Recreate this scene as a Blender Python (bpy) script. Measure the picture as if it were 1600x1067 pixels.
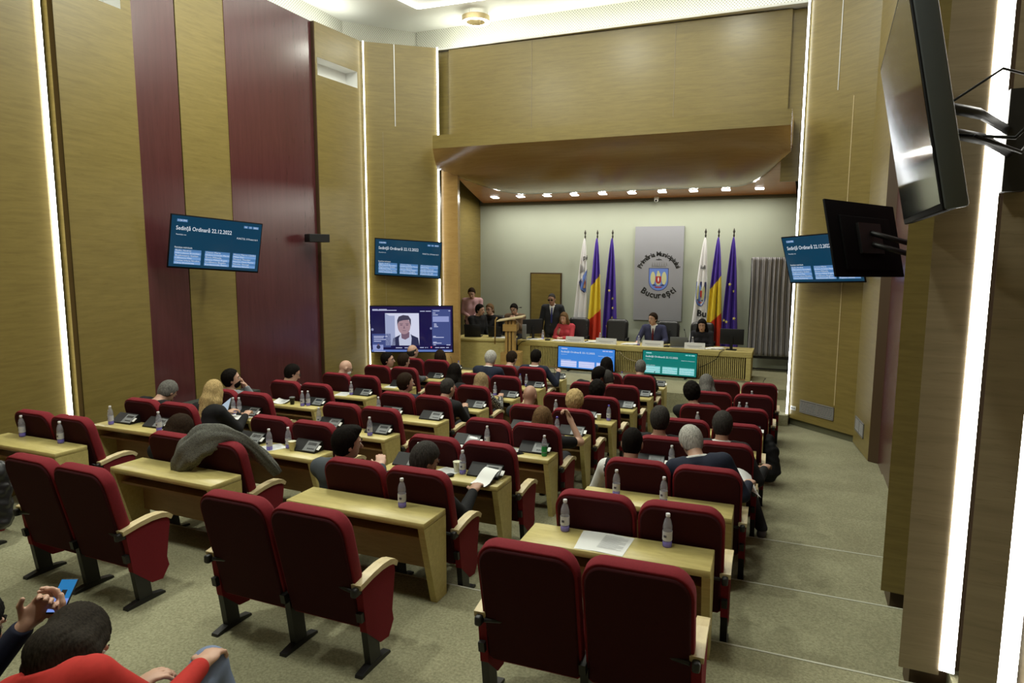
import bpy, bmesh, math, random
import numpy as np
from mathutils import Vector, Matrix
random.seed(7)
for _o in list(bpy.data.objects):
    bpy.data.objects.remove(_o)
SC = bpy.context.scene
COL = SC.collection
PI = math.pi

# ---------------------------------------------------------------- camera
cd = bpy.data.cameras.new('camera')
cd.sensor_fit = 'HORIZONTAL'; cd.sensor_width = 36.0
cd.lens = 1050.49 / 1600 * 36.0
cd.clip_start = 0.05; cd.clip_end = 100
cam = bpy.data.objects.new('camera', cd); COL.objects.link(cam)
_yaw, _pit, _rol = -0.3977928, 0.1264297, 0.00301796
_f = Vector((math.sin(_yaw)*math.cos(_pit), math.cos(_yaw)*math.cos(_pit), -math.sin(_pit)))
_r = Vector((math.cos(_yaw), -math.sin(_yaw), 0)); _u = _r.cross(_f)
_r2 = _r*math.cos(_rol) + _u*math.sin(_rol); _u2 = -_r*math.sin(_rol) + _u*math.cos(_rol)
_m = Matrix((_r2, _u2, -_f)).transposed().to_4x4(); _m.translation = (0, 0, 3.04)
cam.matrix_world = _m
SC.camera = cam

# ---------------------------------------------------------------- world, view
w = bpy.data.worlds.new('world'); SC.world = w; w.use_nodes = True
w.node_tree.nodes['Background'].inputs[0].default_value = (0.9, 1.0, 0.85, 1)
w.node_tree.nodes['Background'].inputs[1].default_value = 0.0
vs = SC.view_settings
vs.view_transform = 'Standard'; vs.look = 'None'; vs.gamma = 1; vs.use_curve_mapping = False
vs.exposure = 0.0
SC.cycles.max_bounces = 6; SC.cycles.diffuse_bounces = 4; SC.cycles.glossy_bounces = 3
SC.cycles.transmission_bounces = 4; SC.cycles.transparent_max_bounces = 6
SC.cycles.caustics_reflective = False; SC.cycles.caustics_refractive = False
SC.cycles.sample_clamp_indirect = 4.0
SC.cycles.use_denoising = True

# ---------------------------------------------------------------- large lamps of the room
LAMP_TINT = (0.97, 1.0, 0.87)
def disk_lamp(name, loc, size, power, tint=LAMP_TINT, rot=(0, 0, 0), shape='DISK', size_y=None, spread=PI):
    l = bpy.data.lights.new(name, 'AREA'); l.shape = shape; l.size = size
    if size_y: l.size_y = size_y
    l.energy = power; l.color = tint; l.spread = spread
    o = bpy.data.objects.new(name, l); COL.objects.link(o); o.location = loc; o.rotation_euler = rot
    return o
# light of the ring lamps hung under the ceiling (the rings themselves are built with the ceiling)
RINGS = [(-6.43, 13.3, 7.93), (-3.6, 10.4, 7.93), (-1.2, 11.2, 7.93), (-6.4, 7.6, 7.93), (-1.4, 7.4, 7.93), (-5.2, 2.4, 7.93), (-1.6, 2.0, 7.93)]
RING_W = [30, 65, 50, 150, 60, 210, 120]
for (x, y, z), pw in zip(RINGS, RING_W):
    disk_lamp('ring_lamp_light', (x, y, z-0.12), 0.5, pw)
# the lit ceiling cove
disk_lamp('cove_light', (-4.5, 9.0, 8.30), 5.4, 310, shape='RECTANGLE', size_y=6.0)
# lamps on top of the wood panels that wash the frieze and the ceiling
disk_lamp('cornice_light', (-3.6, 13.66, 7.47), 7.6, 25, rot=(PI*.94, 0, 0), shape='RECTANGLE', size_y=.12)
disk_lamp('cornice_light', (-8.98, 7.0, 7.47), .12, 85, rot=(PI, .15, 0), shape='RECTANGLE', size_y=10.5)

# ---------------------------------------------------------------- object helpers
def tag(o, label=None, cat=None, group=None, kind=None):
    if label: o['label'] = label
    if cat: o['category'] = cat
    if group: o['group'] = group
    if kind: o['kind'] = kind
    return o
def empty(name, loc=(0, 0, 0), rz=0.0):
    o = bpy.data.objects.new(name, None); COL.objects.link(o)
    o.location = loc; o.rotation_euler = (0, 0, rz); o.empty_display_size = 0.1
    return o
def link_mesh(name, me, parent=None):
    o = bpy.data.objects.new(name, me); COL.objects.link(o)
    if parent: o.parent = parent
    return o
def kids(o):
    return [c for c in COL.objects if c.parent == o]
def copy_tree(o, parent=None, children=None):
    c = o.copy(); COL.objects.link(c)
    if parent is not None: c.parent = parent
    for ch in (o.children if children is None else children):
        copy_tree(ch, c)
    return c

class MB:
    """collects shapes, then links them as ONE mesh object"""
    def __init__(s): s.v = []; s.f = []; s.m = []; s.sm = []
    def add(s, vs, fs, mi=0, smooth=False):
        b = len(s.v); s.v += [tuple(p) for p in vs]
        for f in fs: s.f.append(tuple(i+b for i in f)); s.m.append(mi); s.sm.append(smooth)
        return s
    def box(s, x0, x1, y0, y1, z0, z1, mi=0, M=None):
        vs = [(x0,y0,z0),(x1,y0,z0),(x1,y1,z0),(x0,y1,z0),(x0,y0,z1),(x1,y0,z1),(x1,y1,z1),(x0,y1,z1)]
        if M: vs = [M @ Vector(p) for p in vs]
        return s.add(vs, [(3,2,1,0),(4,5,6,7),(0,1,5,4),(1,2,6,5),(2,3,7,6),(3,0,4,7)], mi)
    def rbox(s, x0, x1, y0, y1, z0, z1, r=0.01, n=2, mi=0, M=None):
        bm = bmesh.new(); bmesh.ops.create_cube(bm, size=1)
        for p in bm.verts:
            p.co = Vector(((x0+x1)/2+p.co.x*(x1-x0), (y0+y1)/2+p.co.y*(y1-y0), (z0+z1)/2+p.co.z*(z1-z0)))
        r = min(r, 0.49*min(x1-x0, y1-y0, z1-z0))
        bmesh.ops.bevel(bm, geom=bm.edges[:], offset=r, segments=n, affect='EDGES', profile=0.5)
        bm.verts.index_update()
        vs = [(M @ p.co) if M else p.co.copy() for p in bm.verts]
        fs = [[q.index for q in f.verts] for f in bm.faces]
        bm.free(); return s.add(vs, fs, mi, True)
    def prism(s, pts, a0, a1, axis='x', mi=0, M=None, smooth=False):
        """polygon pts in the two other axes, extruded along axis"""
        n = len(pts)
        def mk(p, a):
            if axis == 'x': q = (a, p[0], p[1])
            elif axis == 'y': q = (p[0], a, p[1])
            else: q = (p[0], p[1], a)
            return M @ Vector(q) if M else q
        vs = [mk(p, a0) for p in pts] + [mk(p, a1) for p in pts]
        ar = sum(pts[i][0]*pts[(i+1) % n][1]-pts[(i+1) % n][0]*pts[i][1] for i in range(n))
        fl = (ar < 0) ^ (axis == 'y') ^ (a1 < a0)
        fs = [tuple(range(n-1, -1, -1)), tuple(range(n, 2*n))] + [(i, (i+1) % n, n+(i+1) % n, n+i) for i in range(n)]
        if fl: fs = [tuple(reversed(f)) for f in fs]
        s.add(vs, fs[:2], mi, False); b = len(s.v)-2*n
        for f in fs[2:]: s.f.append(tuple(i+b for i in f)); s.m.append(mi); s.sm.append(smooth)
        return s
    def tube(s, pts, r, n=8, mi=0, cap=True, radii=None):
        pts = [Vector(p) for p in pts]; k = len(pts); vs = []
        up = Vector((0, 0, 1))
        prev = None
        for i, p in enumerate(pts):
            d = (pts[min(i+1, k-1)]-pts[max(i-1, 0)]).normalized()
            if prev is None:
                a = d.cross(up)
                if a.length < 1e-3: a = d.cross(Vector((1, 0, 0)))
                a.normalize()
            else:
                a = (prev - d*prev.dot(d)).normalized()
            prev = a; b = d.cross(a)
            rr = radii[i] if radii else r
            for j in range(n):
                t = 2*PI*j/n; vs.append(p+a*math.cos(t)*rr+b*math.sin(t)*rr)
        fs = [(i*n+j, i*n+(j+1) % n, (i+1)*n+(j+1) % n, (i+1)*n+j) for i in range(k-1) for j in range(n)]
        if cap: fs += [tuple(range(n-1, -1, -1)), tuple(range((k-1)*n, k*n))]
        return s.add(vs, fs, mi, True)
    def lathe(s, prof, n=16, mi=0, c=(0, 0, 0), mis=None, M=None):
        vs = []
        for (r, z) in prof:
            for j in range(n):
                t = 2*PI*j/n; p = Vector((c[0]+r*math.cos(t), c[1]+r*math.sin(t), c[2]+z))
                vs.append(M @ p if M else p)
        b = len(s.v); s.v += [tuple(p) for p in vs]
        for i in range(len(prof)-1):
            for j in range(n):
                s.f.append((b+i*n+j, b+i*n+(j+1) % n, b+(i+1)*n+(j+1) % n, b+(i+1)*n+j))
                s.m.append(mis[i] if mis else mi); s.sm.append(True)
        s.f.append(tuple(b+j for j in range(n-1, -1, -1))); s.m.append(mis[0] if mis else mi); s.sm.append(False)
        k = (len(prof)-1)*n
        s.f.append(tuple(b+k+j for j in range(n))); s.m.append(mis[-1] if mis else mi); s.sm.append(False)
        return s
    def ball(s, c, r, n=12, mi=0, sc=(1, 1, 1)):
        prof = [(math.sin(PI*i/n)*1.0, -math.cos(PI*i/n)) for i in range(n+1)]
        vs = []
        for (a, z) in prof:
            for j in range(n*2):
                t = PI*j/n; vs.append((c[0]+r*sc[0]*a*math.cos(t), c[1]+r*sc[1]*a*math.sin(t), c[2]+r*sc[2]*z))
        q = n*2
        return s.add(vs, [(i*q+j, i*q+(j+1) % q, (i+1)*q+(j+1) % q, (i+1)*q+j) for i in range(n) for j in range(q)], mi, True)
    def grid(s, rows, mi=0, smooth=True, mif=None):
        h, wd = len(rows), len(rows[0]); b = len(s.v)
        for r in rows: s.v += [tuple(p) for p in r]
        for i in range(h-1):
            for j in range(wd-1):
                s.f.append((b+i*wd+j, b+i*wd+j+1, b+(i+1)*wd+j+1, b+(i+1)*wd+j))
                s.m.append(mif(i, j) if mif else mi); s.sm.append(smooth)
        return s
    def build(s, name, mats, parent=None, loc=None):
        me = bpy.data.meshes.new(name); me.from_pydata([tuple(p) for p in s.v], [], s.f)
        for m in (mats if isinstance(mats, (list, tuple)) else [mats]): me.materials.append(m)
        me.polygons.foreach_set('material_index', s.m); me.polygons.foreach_set('use_smooth', s.sm)
        me.update(); o = link_mesh(name, me, parent)
        if loc is not None: o.location = loc
        return o
def structure(o): o['kind'] = 'structure'; return o
def XF(loc=(0, 0, 0), rz=0.0, rx=0.0, ry=0.0):
    return Matrix.Translation(loc) @ Matrix.Rotation(rz, 4, 'Z') @ Matrix.Rotation(ry, 4, 'Y') @ Matrix.Rotation(rx, 4, 'X')

# ---------------------------------------------------------------- materials
def srgb(r, g, b):
    f = lambda c: (c/255/12.92) if c/255 <= 0.04045 else ((c/255+0.055)/1.055)**2.4
    return (f(r), f(g), f(b), 1)
def new_mat(name):
    m = bpy.data.materials.new(name); m.use_nodes = True
    return m, m.node_tree.nodes, m.node_tree.links, m.node_tree.nodes['Principled BSDF']
def flat(name, col, rough=0.5, metal=0.0, spec=0.5, emit=None, es=1.0, noise=0.0, nscale=30, bump=0.0, bscale=200):
    m, N, L, P = new_mat(name)
    P.inputs['Base Color'].default_value = col; P.inputs['Roughness'].default_value = rough
    P.inputs['Metallic'].default_value = metal; P.inputs['Specular IOR Level'].default_value = spec
    if emit:
        P.inputs['Emission Color'].default_value = emit; P.inputs['Emission Strength'].default_value = es
    if noise or bump:
        tc = N.new('ShaderNodeTexCoord')
    if noise:
        t = N.new('ShaderNodeTexNoise'); t.inputs['Scale'].default_value = nscale; t.inputs['Detail'].default_value = 3
        L.new(tc.outputs['Object'], t.inputs['Vector'])
        mx = N.new('ShaderNodeMix'); mx.data_type = 'RGBA'
        mx.inputs['A'].default_value = tuple(c*(1-noise) for c in col[:3])+(1,); mx.inputs['B'].default_value = tuple(min(1, c*(1+noise)) for c in col[:3])+(1,)
        L.new(t.outputs['Fac'], mx.inputs['Factor']); L.new(mx.outputs['Result'], P.inputs['Base Color'])
    if bump:
        t2 = N.new('ShaderNodeTexNoise'); t2.inputs['Scale'].default_value = bscale; t2.inputs['Detail'].default_value = 2
        L.new(tc.outputs['Object'], t2.inputs['Vector'])
        bp_ = N.new('ShaderNodeBump'); bp_.inputs['Strength'].default_value = bump; bp_.inputs['Distance'].default_value = 0.01
        L.new(t2.outputs['Fac'], bp_.inputs['Height']); L.new(bp_.outputs['Normal'], P.inputs['Normal'])
    return m
def wood(name, dark, light, scale=(0.7, 0.7, 9.0), rough=0.38, spec=0.5, seam=None, fine=4.0):
    m, N, L, P = new_mat(name)
    tc = N.new('ShaderNodeTexCoord'); mp = N.new('ShaderNodeMapping'); mp.inputs['Scale'].default_value = scale
    L.new(tc.outputs['Object'], mp.inputs['Vector'])
    a = N.new('ShaderNodeTexNoise'); a.inputs['Scale'].default_value = 2.0; a.inputs['Detail'].default_value = 6; a.inputs['Roughness'].default_value = 0.62
    a.inputs['Distortion'].default_value = 0.6
    L.new(mp.outputs['Vector'], a.inputs['Vector'])
    b = N.new('ShaderNodeTexNoise'); b.inputs['Scale'].default_value = 2.0*fine; b.inputs['Detail'].default_value = 4; b.inputs['Roughness'].default_value = 0.7
    L.new(mp.outputs['Vector'], b.inputs['Vector'])
    r1 = N.new('ShaderNodeValToRGB'); r1.color_ramp.elements[0].position = 0.30; r1.color_ramp.elements[1].position = 0.70
    r1.color_ramp.elements[0].color = dark; r1.color_ramp.elements[1].color = light
    L.new(a.outputs['Fac'], r1.inputs['Fac'])
    r2 = N.new('ShaderNodeValToRGB'); r2.color_ramp.elements[0].position = 0.28; r2.color_ramp.elements[1].position = 0.42
    r2.color_ramp.elements[0].color = (0.78, 0.76, 0.70, 1); r2.color_ramp.elements[1].color = (1, 1, 1, 1)
    L.new(b.outputs['Fac'], r2.inputs['Fac'])
    mx = N.new('ShaderNodeMix'); mx.data_type = 'RGBA'; mx.blend_type = 'MULTIPLY'; mx.inputs['Factor'].default_value = 1.0
    L.new(r1.outputs['Color'], mx.inputs['A']); L.new(r2.outputs['Color'], mx.inputs['B'])
    L.new(mx.outputs['Result'], P.inputs['Base Color'])
    P.inputs['Roughness'].default_value = rough; P.inputs['Specular IOR Level'].default_value = spec
    return m
def carpet(name, c0, c1):
    m, N, L, P = new_mat(name)
    tc = N.new('ShaderNodeTexCoord')
    a = N.new('ShaderNodeTexNoise'); a.inputs['Scale'].default_value = 55; a.inputs['Detail'].default_value = 5; a.inputs['Roughness'].default_value = 0.75
    b = N.new('ShaderNodeTexNoise'); b.inputs['Scale'].default_value = 1.3; b.inputs['Detail'].default_value = 3
    L.new(tc.outputs['Object'], a.inputs['Vector']); L.new(tc.outputs['Object'], b.inputs['Vector'])
    r = N.new('ShaderNodeValToRGB'); r.color_ramp.elements[0].position = 0.36; r.color_ramp.elements[1].position = 0.64
    r.color_ramp.elements[0].color = c0; r.color_ramp.elements[1].color = c1
    L.new(a.outputs['Fac'], r.inputs['Fac'])
    r2 = N.new('ShaderNodeValToRGB'); r2.color_ramp.elements[0].position = 0.3; r2.color_ramp.elements[1].position = 0.7
    r2.color_ramp.elements[0].color = (0.82, 0.80, 0.78, 1); r2.color_ramp.elements[1].color = (1.08, 1.08, 1.08, 1)
    L.new(b.outputs['Fac'], r2.inputs['Fac'])
    mx = N.new('ShaderNodeMix'); mx.data_type = 'RGBA'; mx.blend_type = 'MULTIPLY'; mx.inputs['Factor'].default_value = 1
    L.new(r.outputs['Color'], mx.inputs['A']); L.new(r2.outputs['Color'], mx.inputs['B']); L.new(mx.outputs['Result'], P.inputs['Base Color'])
    P.inputs['Roughness'].default_value = 0.95; P.inputs['Specular IOR Level'].default_value = 0.1
    bp_ = N.new('ShaderNodeBump'); bp_.inputs['Strength'].default_value = 0.5; bp_.inputs['Distance'].default_value = 0.01
    L.new(a.outputs['Fac'], bp_.inputs['Height']); L.new(bp_.outputs['Normal'], P.inputs['Normal'])
    return m
def perforated(name, col, hole):
    """white acoustic panel with a regular pattern of small round holes"""
    m, N, L, P = new_mat(name)
    tc = N.new('ShaderNodeTexCoord'); sp = N.new('ShaderNodeSeparateXYZ'); L.new(tc.outputs['Object'], sp.inputs[0])
    ad = N.new('ShaderNodeMath'); ad.operation = 'ADD'; L.new(sp.outputs['X'], ad.inputs[0]); L.new(sp.outputs['Y'], ad.inputs[1])
    def cell(src, off):
        k = N.new('ShaderNodeMath'); k.operation = 'MULTIPLY'; k.inputs[1].default_value = 17; L.new(src, k.inputs[0])
        o = N.new('ShaderNodeMath'); o.operation = 'ADD'; o.inputs[1].default_value = off; L.new(k.outputs[0], o.inputs[0])
        f = N.new('ShaderNodeMath'); f.operation = 'FRACT'; L.new(o.outputs[0], f.inputs[0])
        d = N.new('ShaderNodeMath'); d.operation = 'SUBTRACT'; d.inputs[1].default_value = 0.5; L.new(f.outputs[0], d.inputs[0])
        q = N.new('ShaderNodeMath'); q.operation = 'MULTIPLY'; L.new(d.outputs[0], q.inputs[0]); L.new(d.outputs[0], q.inputs[1])
        return q.outputs[0]
    def lattice(off):
        s = N.new('ShaderNodeMath'); s.operation = 'ADD'; L.new(cell(ad.outputs[0], off), s.inputs[0]); L.new(cell(sp.outputs['Z'], off), s.inputs[1])
        g = N.new('ShaderNodeMath'); g.operation = 'LESS_THAN'; g.inputs[1].default_value = 0.045; L.new(s.outputs[0], g.inputs[0])
        return g.outputs[0]
    mxm = N.new('ShaderNodeMath'); mxm.operation = 'MAXIMUM'; L.new(lattice(0), mxm.inputs[0]); L.new(lattice(0.5), mxm.inputs[1])
    mx = N.new('ShaderNodeMix'); mx.data_type = 'RGBA'; mx.inputs['A'].default_value = col; mx.inputs['B'].default_value = hole
    L.new(mxm.outputs[0], mx.inputs['Factor']); L.new(mx.outputs['Result'], P.inputs['Base Color']); P.inputs['Roughness'].default_value = 0.8
    return m
def emitter(name, col, strength):
    m = bpy.data.materials.new(name); m.use_nodes = True; N = m.node_tree.nodes; N.clear()
    e = N.new('ShaderNodeEmission'); e.inputs[0].default_value = col; e.inputs[1].default_value = strength
    o = N.new('ShaderNodeOutputMaterial'); m.node_tree.links.new(e.outputs[0], o.inputs[0])
    return m
def screen_mat(name, col, strength=1.0, rough=0.12):
    return flat(name, (0.004, 0.004, 0.005, 1), rough=rough, spec=0.5, emit=col, es=strength)

M = {}
M['wall_wood'] = wood('wall wood veneer', (0.154, 0.113, 0.030, 1), (0.210, 0.158, 0.045, 1), rough=0.34, scale=(1.1, 1.1, 13.0))
M['wall_wood_grey'] = wood('wall wood veneer greyish', (0.20, 0.158, 0.098, 1), (0.27, 0.217, 0.14, 1), rough=0.4)
M['stage_wood'] = wood('canopy wood veneer', (0.34, 0.205, 0.065, 1), (0.42, 0.262, 0.09, 1), rough=0.22, scale=(0.7, 9, 9))
M['soffit_wood'] = wood('soffit cherry veneer', (0.50, 0.20, 0.075, 1), (0.60, 0.26, 0.10, 1), rough=0.25, scale=(0.7, 9, 9))
M['wall_red'] = wood('wall maroon lacquer', (0.060, 0.0155, 0.0175, 1), (0.078, 0.021, 0.023, 1), scale=(7, 7, 0.5), rough=0.24, spec=0.75)
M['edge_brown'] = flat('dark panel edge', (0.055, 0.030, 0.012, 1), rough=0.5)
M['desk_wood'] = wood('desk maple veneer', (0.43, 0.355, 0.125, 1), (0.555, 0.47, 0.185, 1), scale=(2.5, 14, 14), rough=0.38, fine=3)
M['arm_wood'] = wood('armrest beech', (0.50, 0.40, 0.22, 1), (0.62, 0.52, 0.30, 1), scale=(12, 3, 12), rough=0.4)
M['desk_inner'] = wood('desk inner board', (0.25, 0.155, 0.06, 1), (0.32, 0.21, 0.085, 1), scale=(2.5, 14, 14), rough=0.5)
M['carpet'] = carpet('beige carpet', (0.195, 0.190, 0.118, 1), (0.325, 0.316, 0.205, 1))
M['nosing'] = flat('step nosing', (0.42, 0.42, 0.34, 1), rough=0.6)
M['back_wall'] = flat('sage painted wall', (0.36, 0.39, 0.31, 1), rough=0.7, noise=0.04, nscale=2)
M['ceiling'] = flat('ceiling paint', (0.80, 0.80, 0.76, 1), rough=0.8)
M['perf'] = perforated('perforated acoustic panel', (0.78, 0.78, 0.70, 1), (0.30, 0.30, 0.26, 1))
M['white'] = flat('white paint', (0.78, 0.78, 0.76, 1), rough=0.5)
M['black'] = flat('black plastic', (0.010, 0.010, 0.011, 1), rough=0.5, spec=0.25)
M['black_gloss'] = flat('black gloss', (0.006, 0.006, 0.007, 1), rough=0.09, spec=0.4)
M['tv_back'] = flat('matt black television back', (0.008, 0.008, 0.009, 1), rough=0.75, spec=0.08)
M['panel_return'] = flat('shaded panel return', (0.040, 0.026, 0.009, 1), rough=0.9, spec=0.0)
M['black_metal'] = flat('black painted steel', (0.014, 0.014, 0.015, 1), rough=0.45, metal=0.2)
M['tv_edge'] = flat('dark grey tv casing', (0.10, 0.115, 0.13, 1), rough=0.35, metal=0.4)
M['steel'] = flat('brushed steel', (0.45, 0.45, 0.45, 1), rough=0.35, metal=0.9)
M['chair_red'] = flat('red upholstery', (0.165, 0.0095, 0.0165, 1), rough=0.85, spec=0.25, noise=0.18, nscale=90, bump=0.25, bscale=500)
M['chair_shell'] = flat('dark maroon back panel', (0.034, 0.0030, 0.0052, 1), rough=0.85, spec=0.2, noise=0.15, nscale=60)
M['led'] = emitter('led strip white', (1.0, 0.98, 0.90, 1), 13.0)
M['led_cool'] = emitter('led strip cool white', (0.90, 0.95, 1.0, 1), 13.0)
M['led_soft'] = emitter('led strip warm', (1.0, 0.95, 0.70, 1), 8.0)
M['downlight'] = emitter('downlight diffuser', (1.0, 0.98, 0.96, 1), 12.0)
M['paper'] = flat('white paper', (0.72, 0.73, 0.72, 1), rough=0.7)
M['ink'] = flat('grey print', (0.46, 0.47, 0.49, 1), rough=0.8)
M['cup'] = flat('cream paper cup', (0.70, 0.68, 0.52, 1), rough=0.6)
M['plastic_white'] = flat('white plastic', (0.72, 0.72, 0.70, 1), rough=0.35)
M['unit_grey'] = flat('grey delegate panel', (0.16, 0.17, 0.175, 1), rough=0.4)
M['lcd'] = flat('delegate display', (0.02, 0.025, 0.028, 1), rough=0.2)
M['leather'] = flat('black leather', (0.013, 0.013, 0.014, 1), rough=0.33, bump=0.1, bscale=150)
M['curtain'] = flat('grey curtain satin', (0.27, 0.26, 0.27, 1), rough=0.45, spec=0.4)
M['sign_grey'] = flat('silver grey sign board', (0.27, 0.275, 0.30, 1), rough=0.45)

# ---------------------------------------------------------------- lettering (flat meshes cut from the built-in font)
_TXT = {}
def text_geo(s, bold=0.0, res=2):
    """returns verts (x, y), faces, width for a string of cap height ~0.7"""
    k = (s, bold, res)
    if k in _TXT: return _TXT[k]
    c = bpy.data.curves.new('lettering', 'FONT'); c.body = s; c.size = 1; c.resolution_u = res; c.offset = bold; c.fill_mode = 'FRONT'
    o = bpy.data.objects.new('lettering', c); COL.objects.link(o)
    dg = bpy.context.evaluated_depsgraph_get(); me = bpy.data.meshes.new_from_object(o.evaluated_get(dg))
    vs = [(v.co.x, v.co.y) for v in me.vertices]; fs = [tuple(p.vertices) for p in me.polygons]
    bpy.data.objects.remove(o); bpy.data.curves.remove(c); bpy.data.meshes.remove(me)
    x0 = min([v[0] for v in vs], default=0); x1 = max([v[0] for v in vs], default=0)
    _TXT[k] = (vs, fs, x0, x1); return _TXT[k]
def put_text(mb, s, x, y, h, align='l', mi=0, place=None, bold=0.0, squeeze=1.0, res=2, fit=None):
    """h = cap height; place maps (u, v) to 3-D"""
    vs, fs, x0, x1 = text_geo(s, bold, res); k = h/0.70
    if fit: squeeze = fit/max(1e-6, (x1-x0)*k)
    wd = (x1-x0)*k*squeeze
    ox = x - (0 if align == 'l' else wd if align == 'r' else wd/2)
    pts = [place(ox+(u-x0)*k*squeeze, y+v*k) for u, v in vs]
    # keep the letter faces turned to the reader
    mb.add(pts, fs, mi)
def arc_text(mb, s, cx, cy, rad, a0, a1, h, place, bold=0.0, mi=0, below=False):
    """letters spread on an arc from angle a0 to a1 (degrees, measured from +x)"""
    ws = []
    for ch in s:
        if ch == ' ': ws.append(0.35); continue
        _, _, x0, x1 = text_geo(ch, bold); ws.append((x1-x0)+0.10)
    tot = sum(ws); t = 0
    for ch, wd in zip(s, ws):
        mid = (t+wd/2)/tot; t += wd
        if ch == ' ': continue
        a = math.radians(a0+(a1-a0)*mid); px, py = cx+rad*math.cos(a), cy+rad*math.sin(a)
        rot = a-PI/2 if not below else a+PI/2
        vs, fs, x0, x1 = text_geo(ch, bold); k = h/0.70; xm = (x0+x1)/2
        c_, s_ = math.cos(rot), math.sin(rot)
        yo = -0.35 if not below else -0.35
        mb.add([place(px+((u-xm)*c_-(v+yo)*s_)*k, py+((u-xm)*s_+(v+yo)*c_)*k) for u, v in vs], fs, mi)
# thicker strokes for the wall inscription
def quad(mb, x0, x1, y0, y1, place, mi=0):
    mb.add([place(x0, y0), place(x1, y0), place(x1, y1), place(x0, y1)], [(0, 1, 2, 3)], mi)
def poly(mb, pts, place, mi=0):
    mb.add([place(*p) for p in pts], [tuple(range(len(pts)))], mi)
def ell_pts(cx, cy, rx, ry, n=20, a0=0, a1=2*PI):
    return [(cx+rx*math.cos(a0+(a1-a0)*i/n), cy+ry*math.sin(a0+(a1-a0)*i/n)) for i in range(n if a1-a0 > 6.2 else n+1)]

# ---------------------------------------------------------------- session screens
_names = [['Badiu Andrei', 'Mărculescu Kunelian', 'Bujduveanu Stelian', 'Călinescu Max', 'Conbae Iuliana Niculina', 'Cîrna Dumitrina'],
          ['Ciocoi Maria', 'Dobre Cristian Marin', 'Enciu Mihaela', 'Grecu Mihail Eugen', 'Iordănescu Bogdan', 'Kordonovski Ileana'],
          ['Mosca Marius Cătălin', 'Mihai Dan', 'Murgoci Theodor', 'Neacșu Dana Marian', 'Nicolae George', 'Popescu Simona']]
_SCR = {}
def session_mesh(ink, row_a, row_b):
    """time, date, heading and the three lists of one session screen; the screen is 1 wide, .5625 high"""
    k = (ink, row_a, row_b)
    if k in _SCR: return _SCR[k]
    H = 0.5625; pl = lambda u, v: (u-0.5, -0.0015, H/2-v*1.0)
    P = lambda u, v: (u-0.5, -0.0015, v)
    Q = lambda u, v: (u-0.5, -0.0008, v)
    mb = MB(); yv = lambda f: H/2-f*H; parts = []
    quad(mb, .055, .165, yv(.115), yv(.065), Q, 1); put_text(mb, '1:24 PM', .11, yv(.106), .020, 'c', 0, P)
    for a, b, s in ((.790, .838, '16'), (.846, .888, '11'), (.896, .965, '2022')):
        quad(mb, a, b, yv(.115), yv(.065), Q, 1); put_text(mb, s, (a+b)/2, yv(.106), .018, 'c', 0, P)
    put_text(mb, 'Sedinţă Ordinară 22.12.2022', .050, yv(.275), .044, 'l', 0, P, bold=.006, fit=.605)
    put_text(mb, 'Rezoluţie vot', .055, yv(.375), .014, 'l', 0, P)
    put_text(mb, 'PUNCTUL 10 Proiect de h', .965, yv(.355), .021, 'r', 0, P, fit=.245)
    put_text(mb, 'Rezultate individuale', .050, yv(.632), .020, 'l', 0, P, fit=.185)
    for c, (x0, x1) in enumerate(((.050, .335), (.375, .655), (.690, .965))):
        top, bot = (.650, .945); lb = MB()
        for i in range(6):
            y0 = top+(bot-top)*i/6; y1 = top+(bot-top)*(i+1)/6
            quad(lb, x0, x1, yv(y1), yv(y0), Q, 2 if i % 2 else 1)
            put_text(lb, _names[c][i], x0+.012, yv(y1-.010), .017, 'l', 0, P, fit=min(.26, .0135*len(_names[c][i])))
        parts.append(('name_list', lb))
    for nm, q in [('screen_text', mb)]+parts:
        me = bpy.data.meshes.new(nm); me.from_pydata([tuple(p) for p in q.v], [], q.f)
        for m in (ink, row_a, row_b): me.materials.append(m)
        me.polygons.foreach_set('material_index', q.m); me.update(); _SCR.setdefault(k, []).append((nm, me))
    return _SCR[k]
SCREEN_INK = emitter('screen white text', (0.85, 0.92, 1.0, 1), 0.80)
def screen_set(nm, bg, ra, rb, s=1.0):
    return (screen_mat('screen '+nm, bg, s), emitter('screen row '+nm, ra, s), emitter('screen row light '+nm, rb, s))
SCR_TEAL = screen_set('deep teal', (0.003, 0.040, 0.082, 1), (0.085, 0.205, 0.42, 1), (0.165, 0.32, 0.60, 1))
SCR_BLUE = screen_set('azure', (0.045, 0.22, 0.66, 1), (0.42, 0.48, 0.85, 1), (0.62, 0.66, 0.95, 1))
SCR_GREEN = screen_set('sea green', (0.002, 0.17, 0.145, 1), (0.16, 0.55, 0.55, 1), (0.30, 0.68, 0.68, 1))

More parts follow.
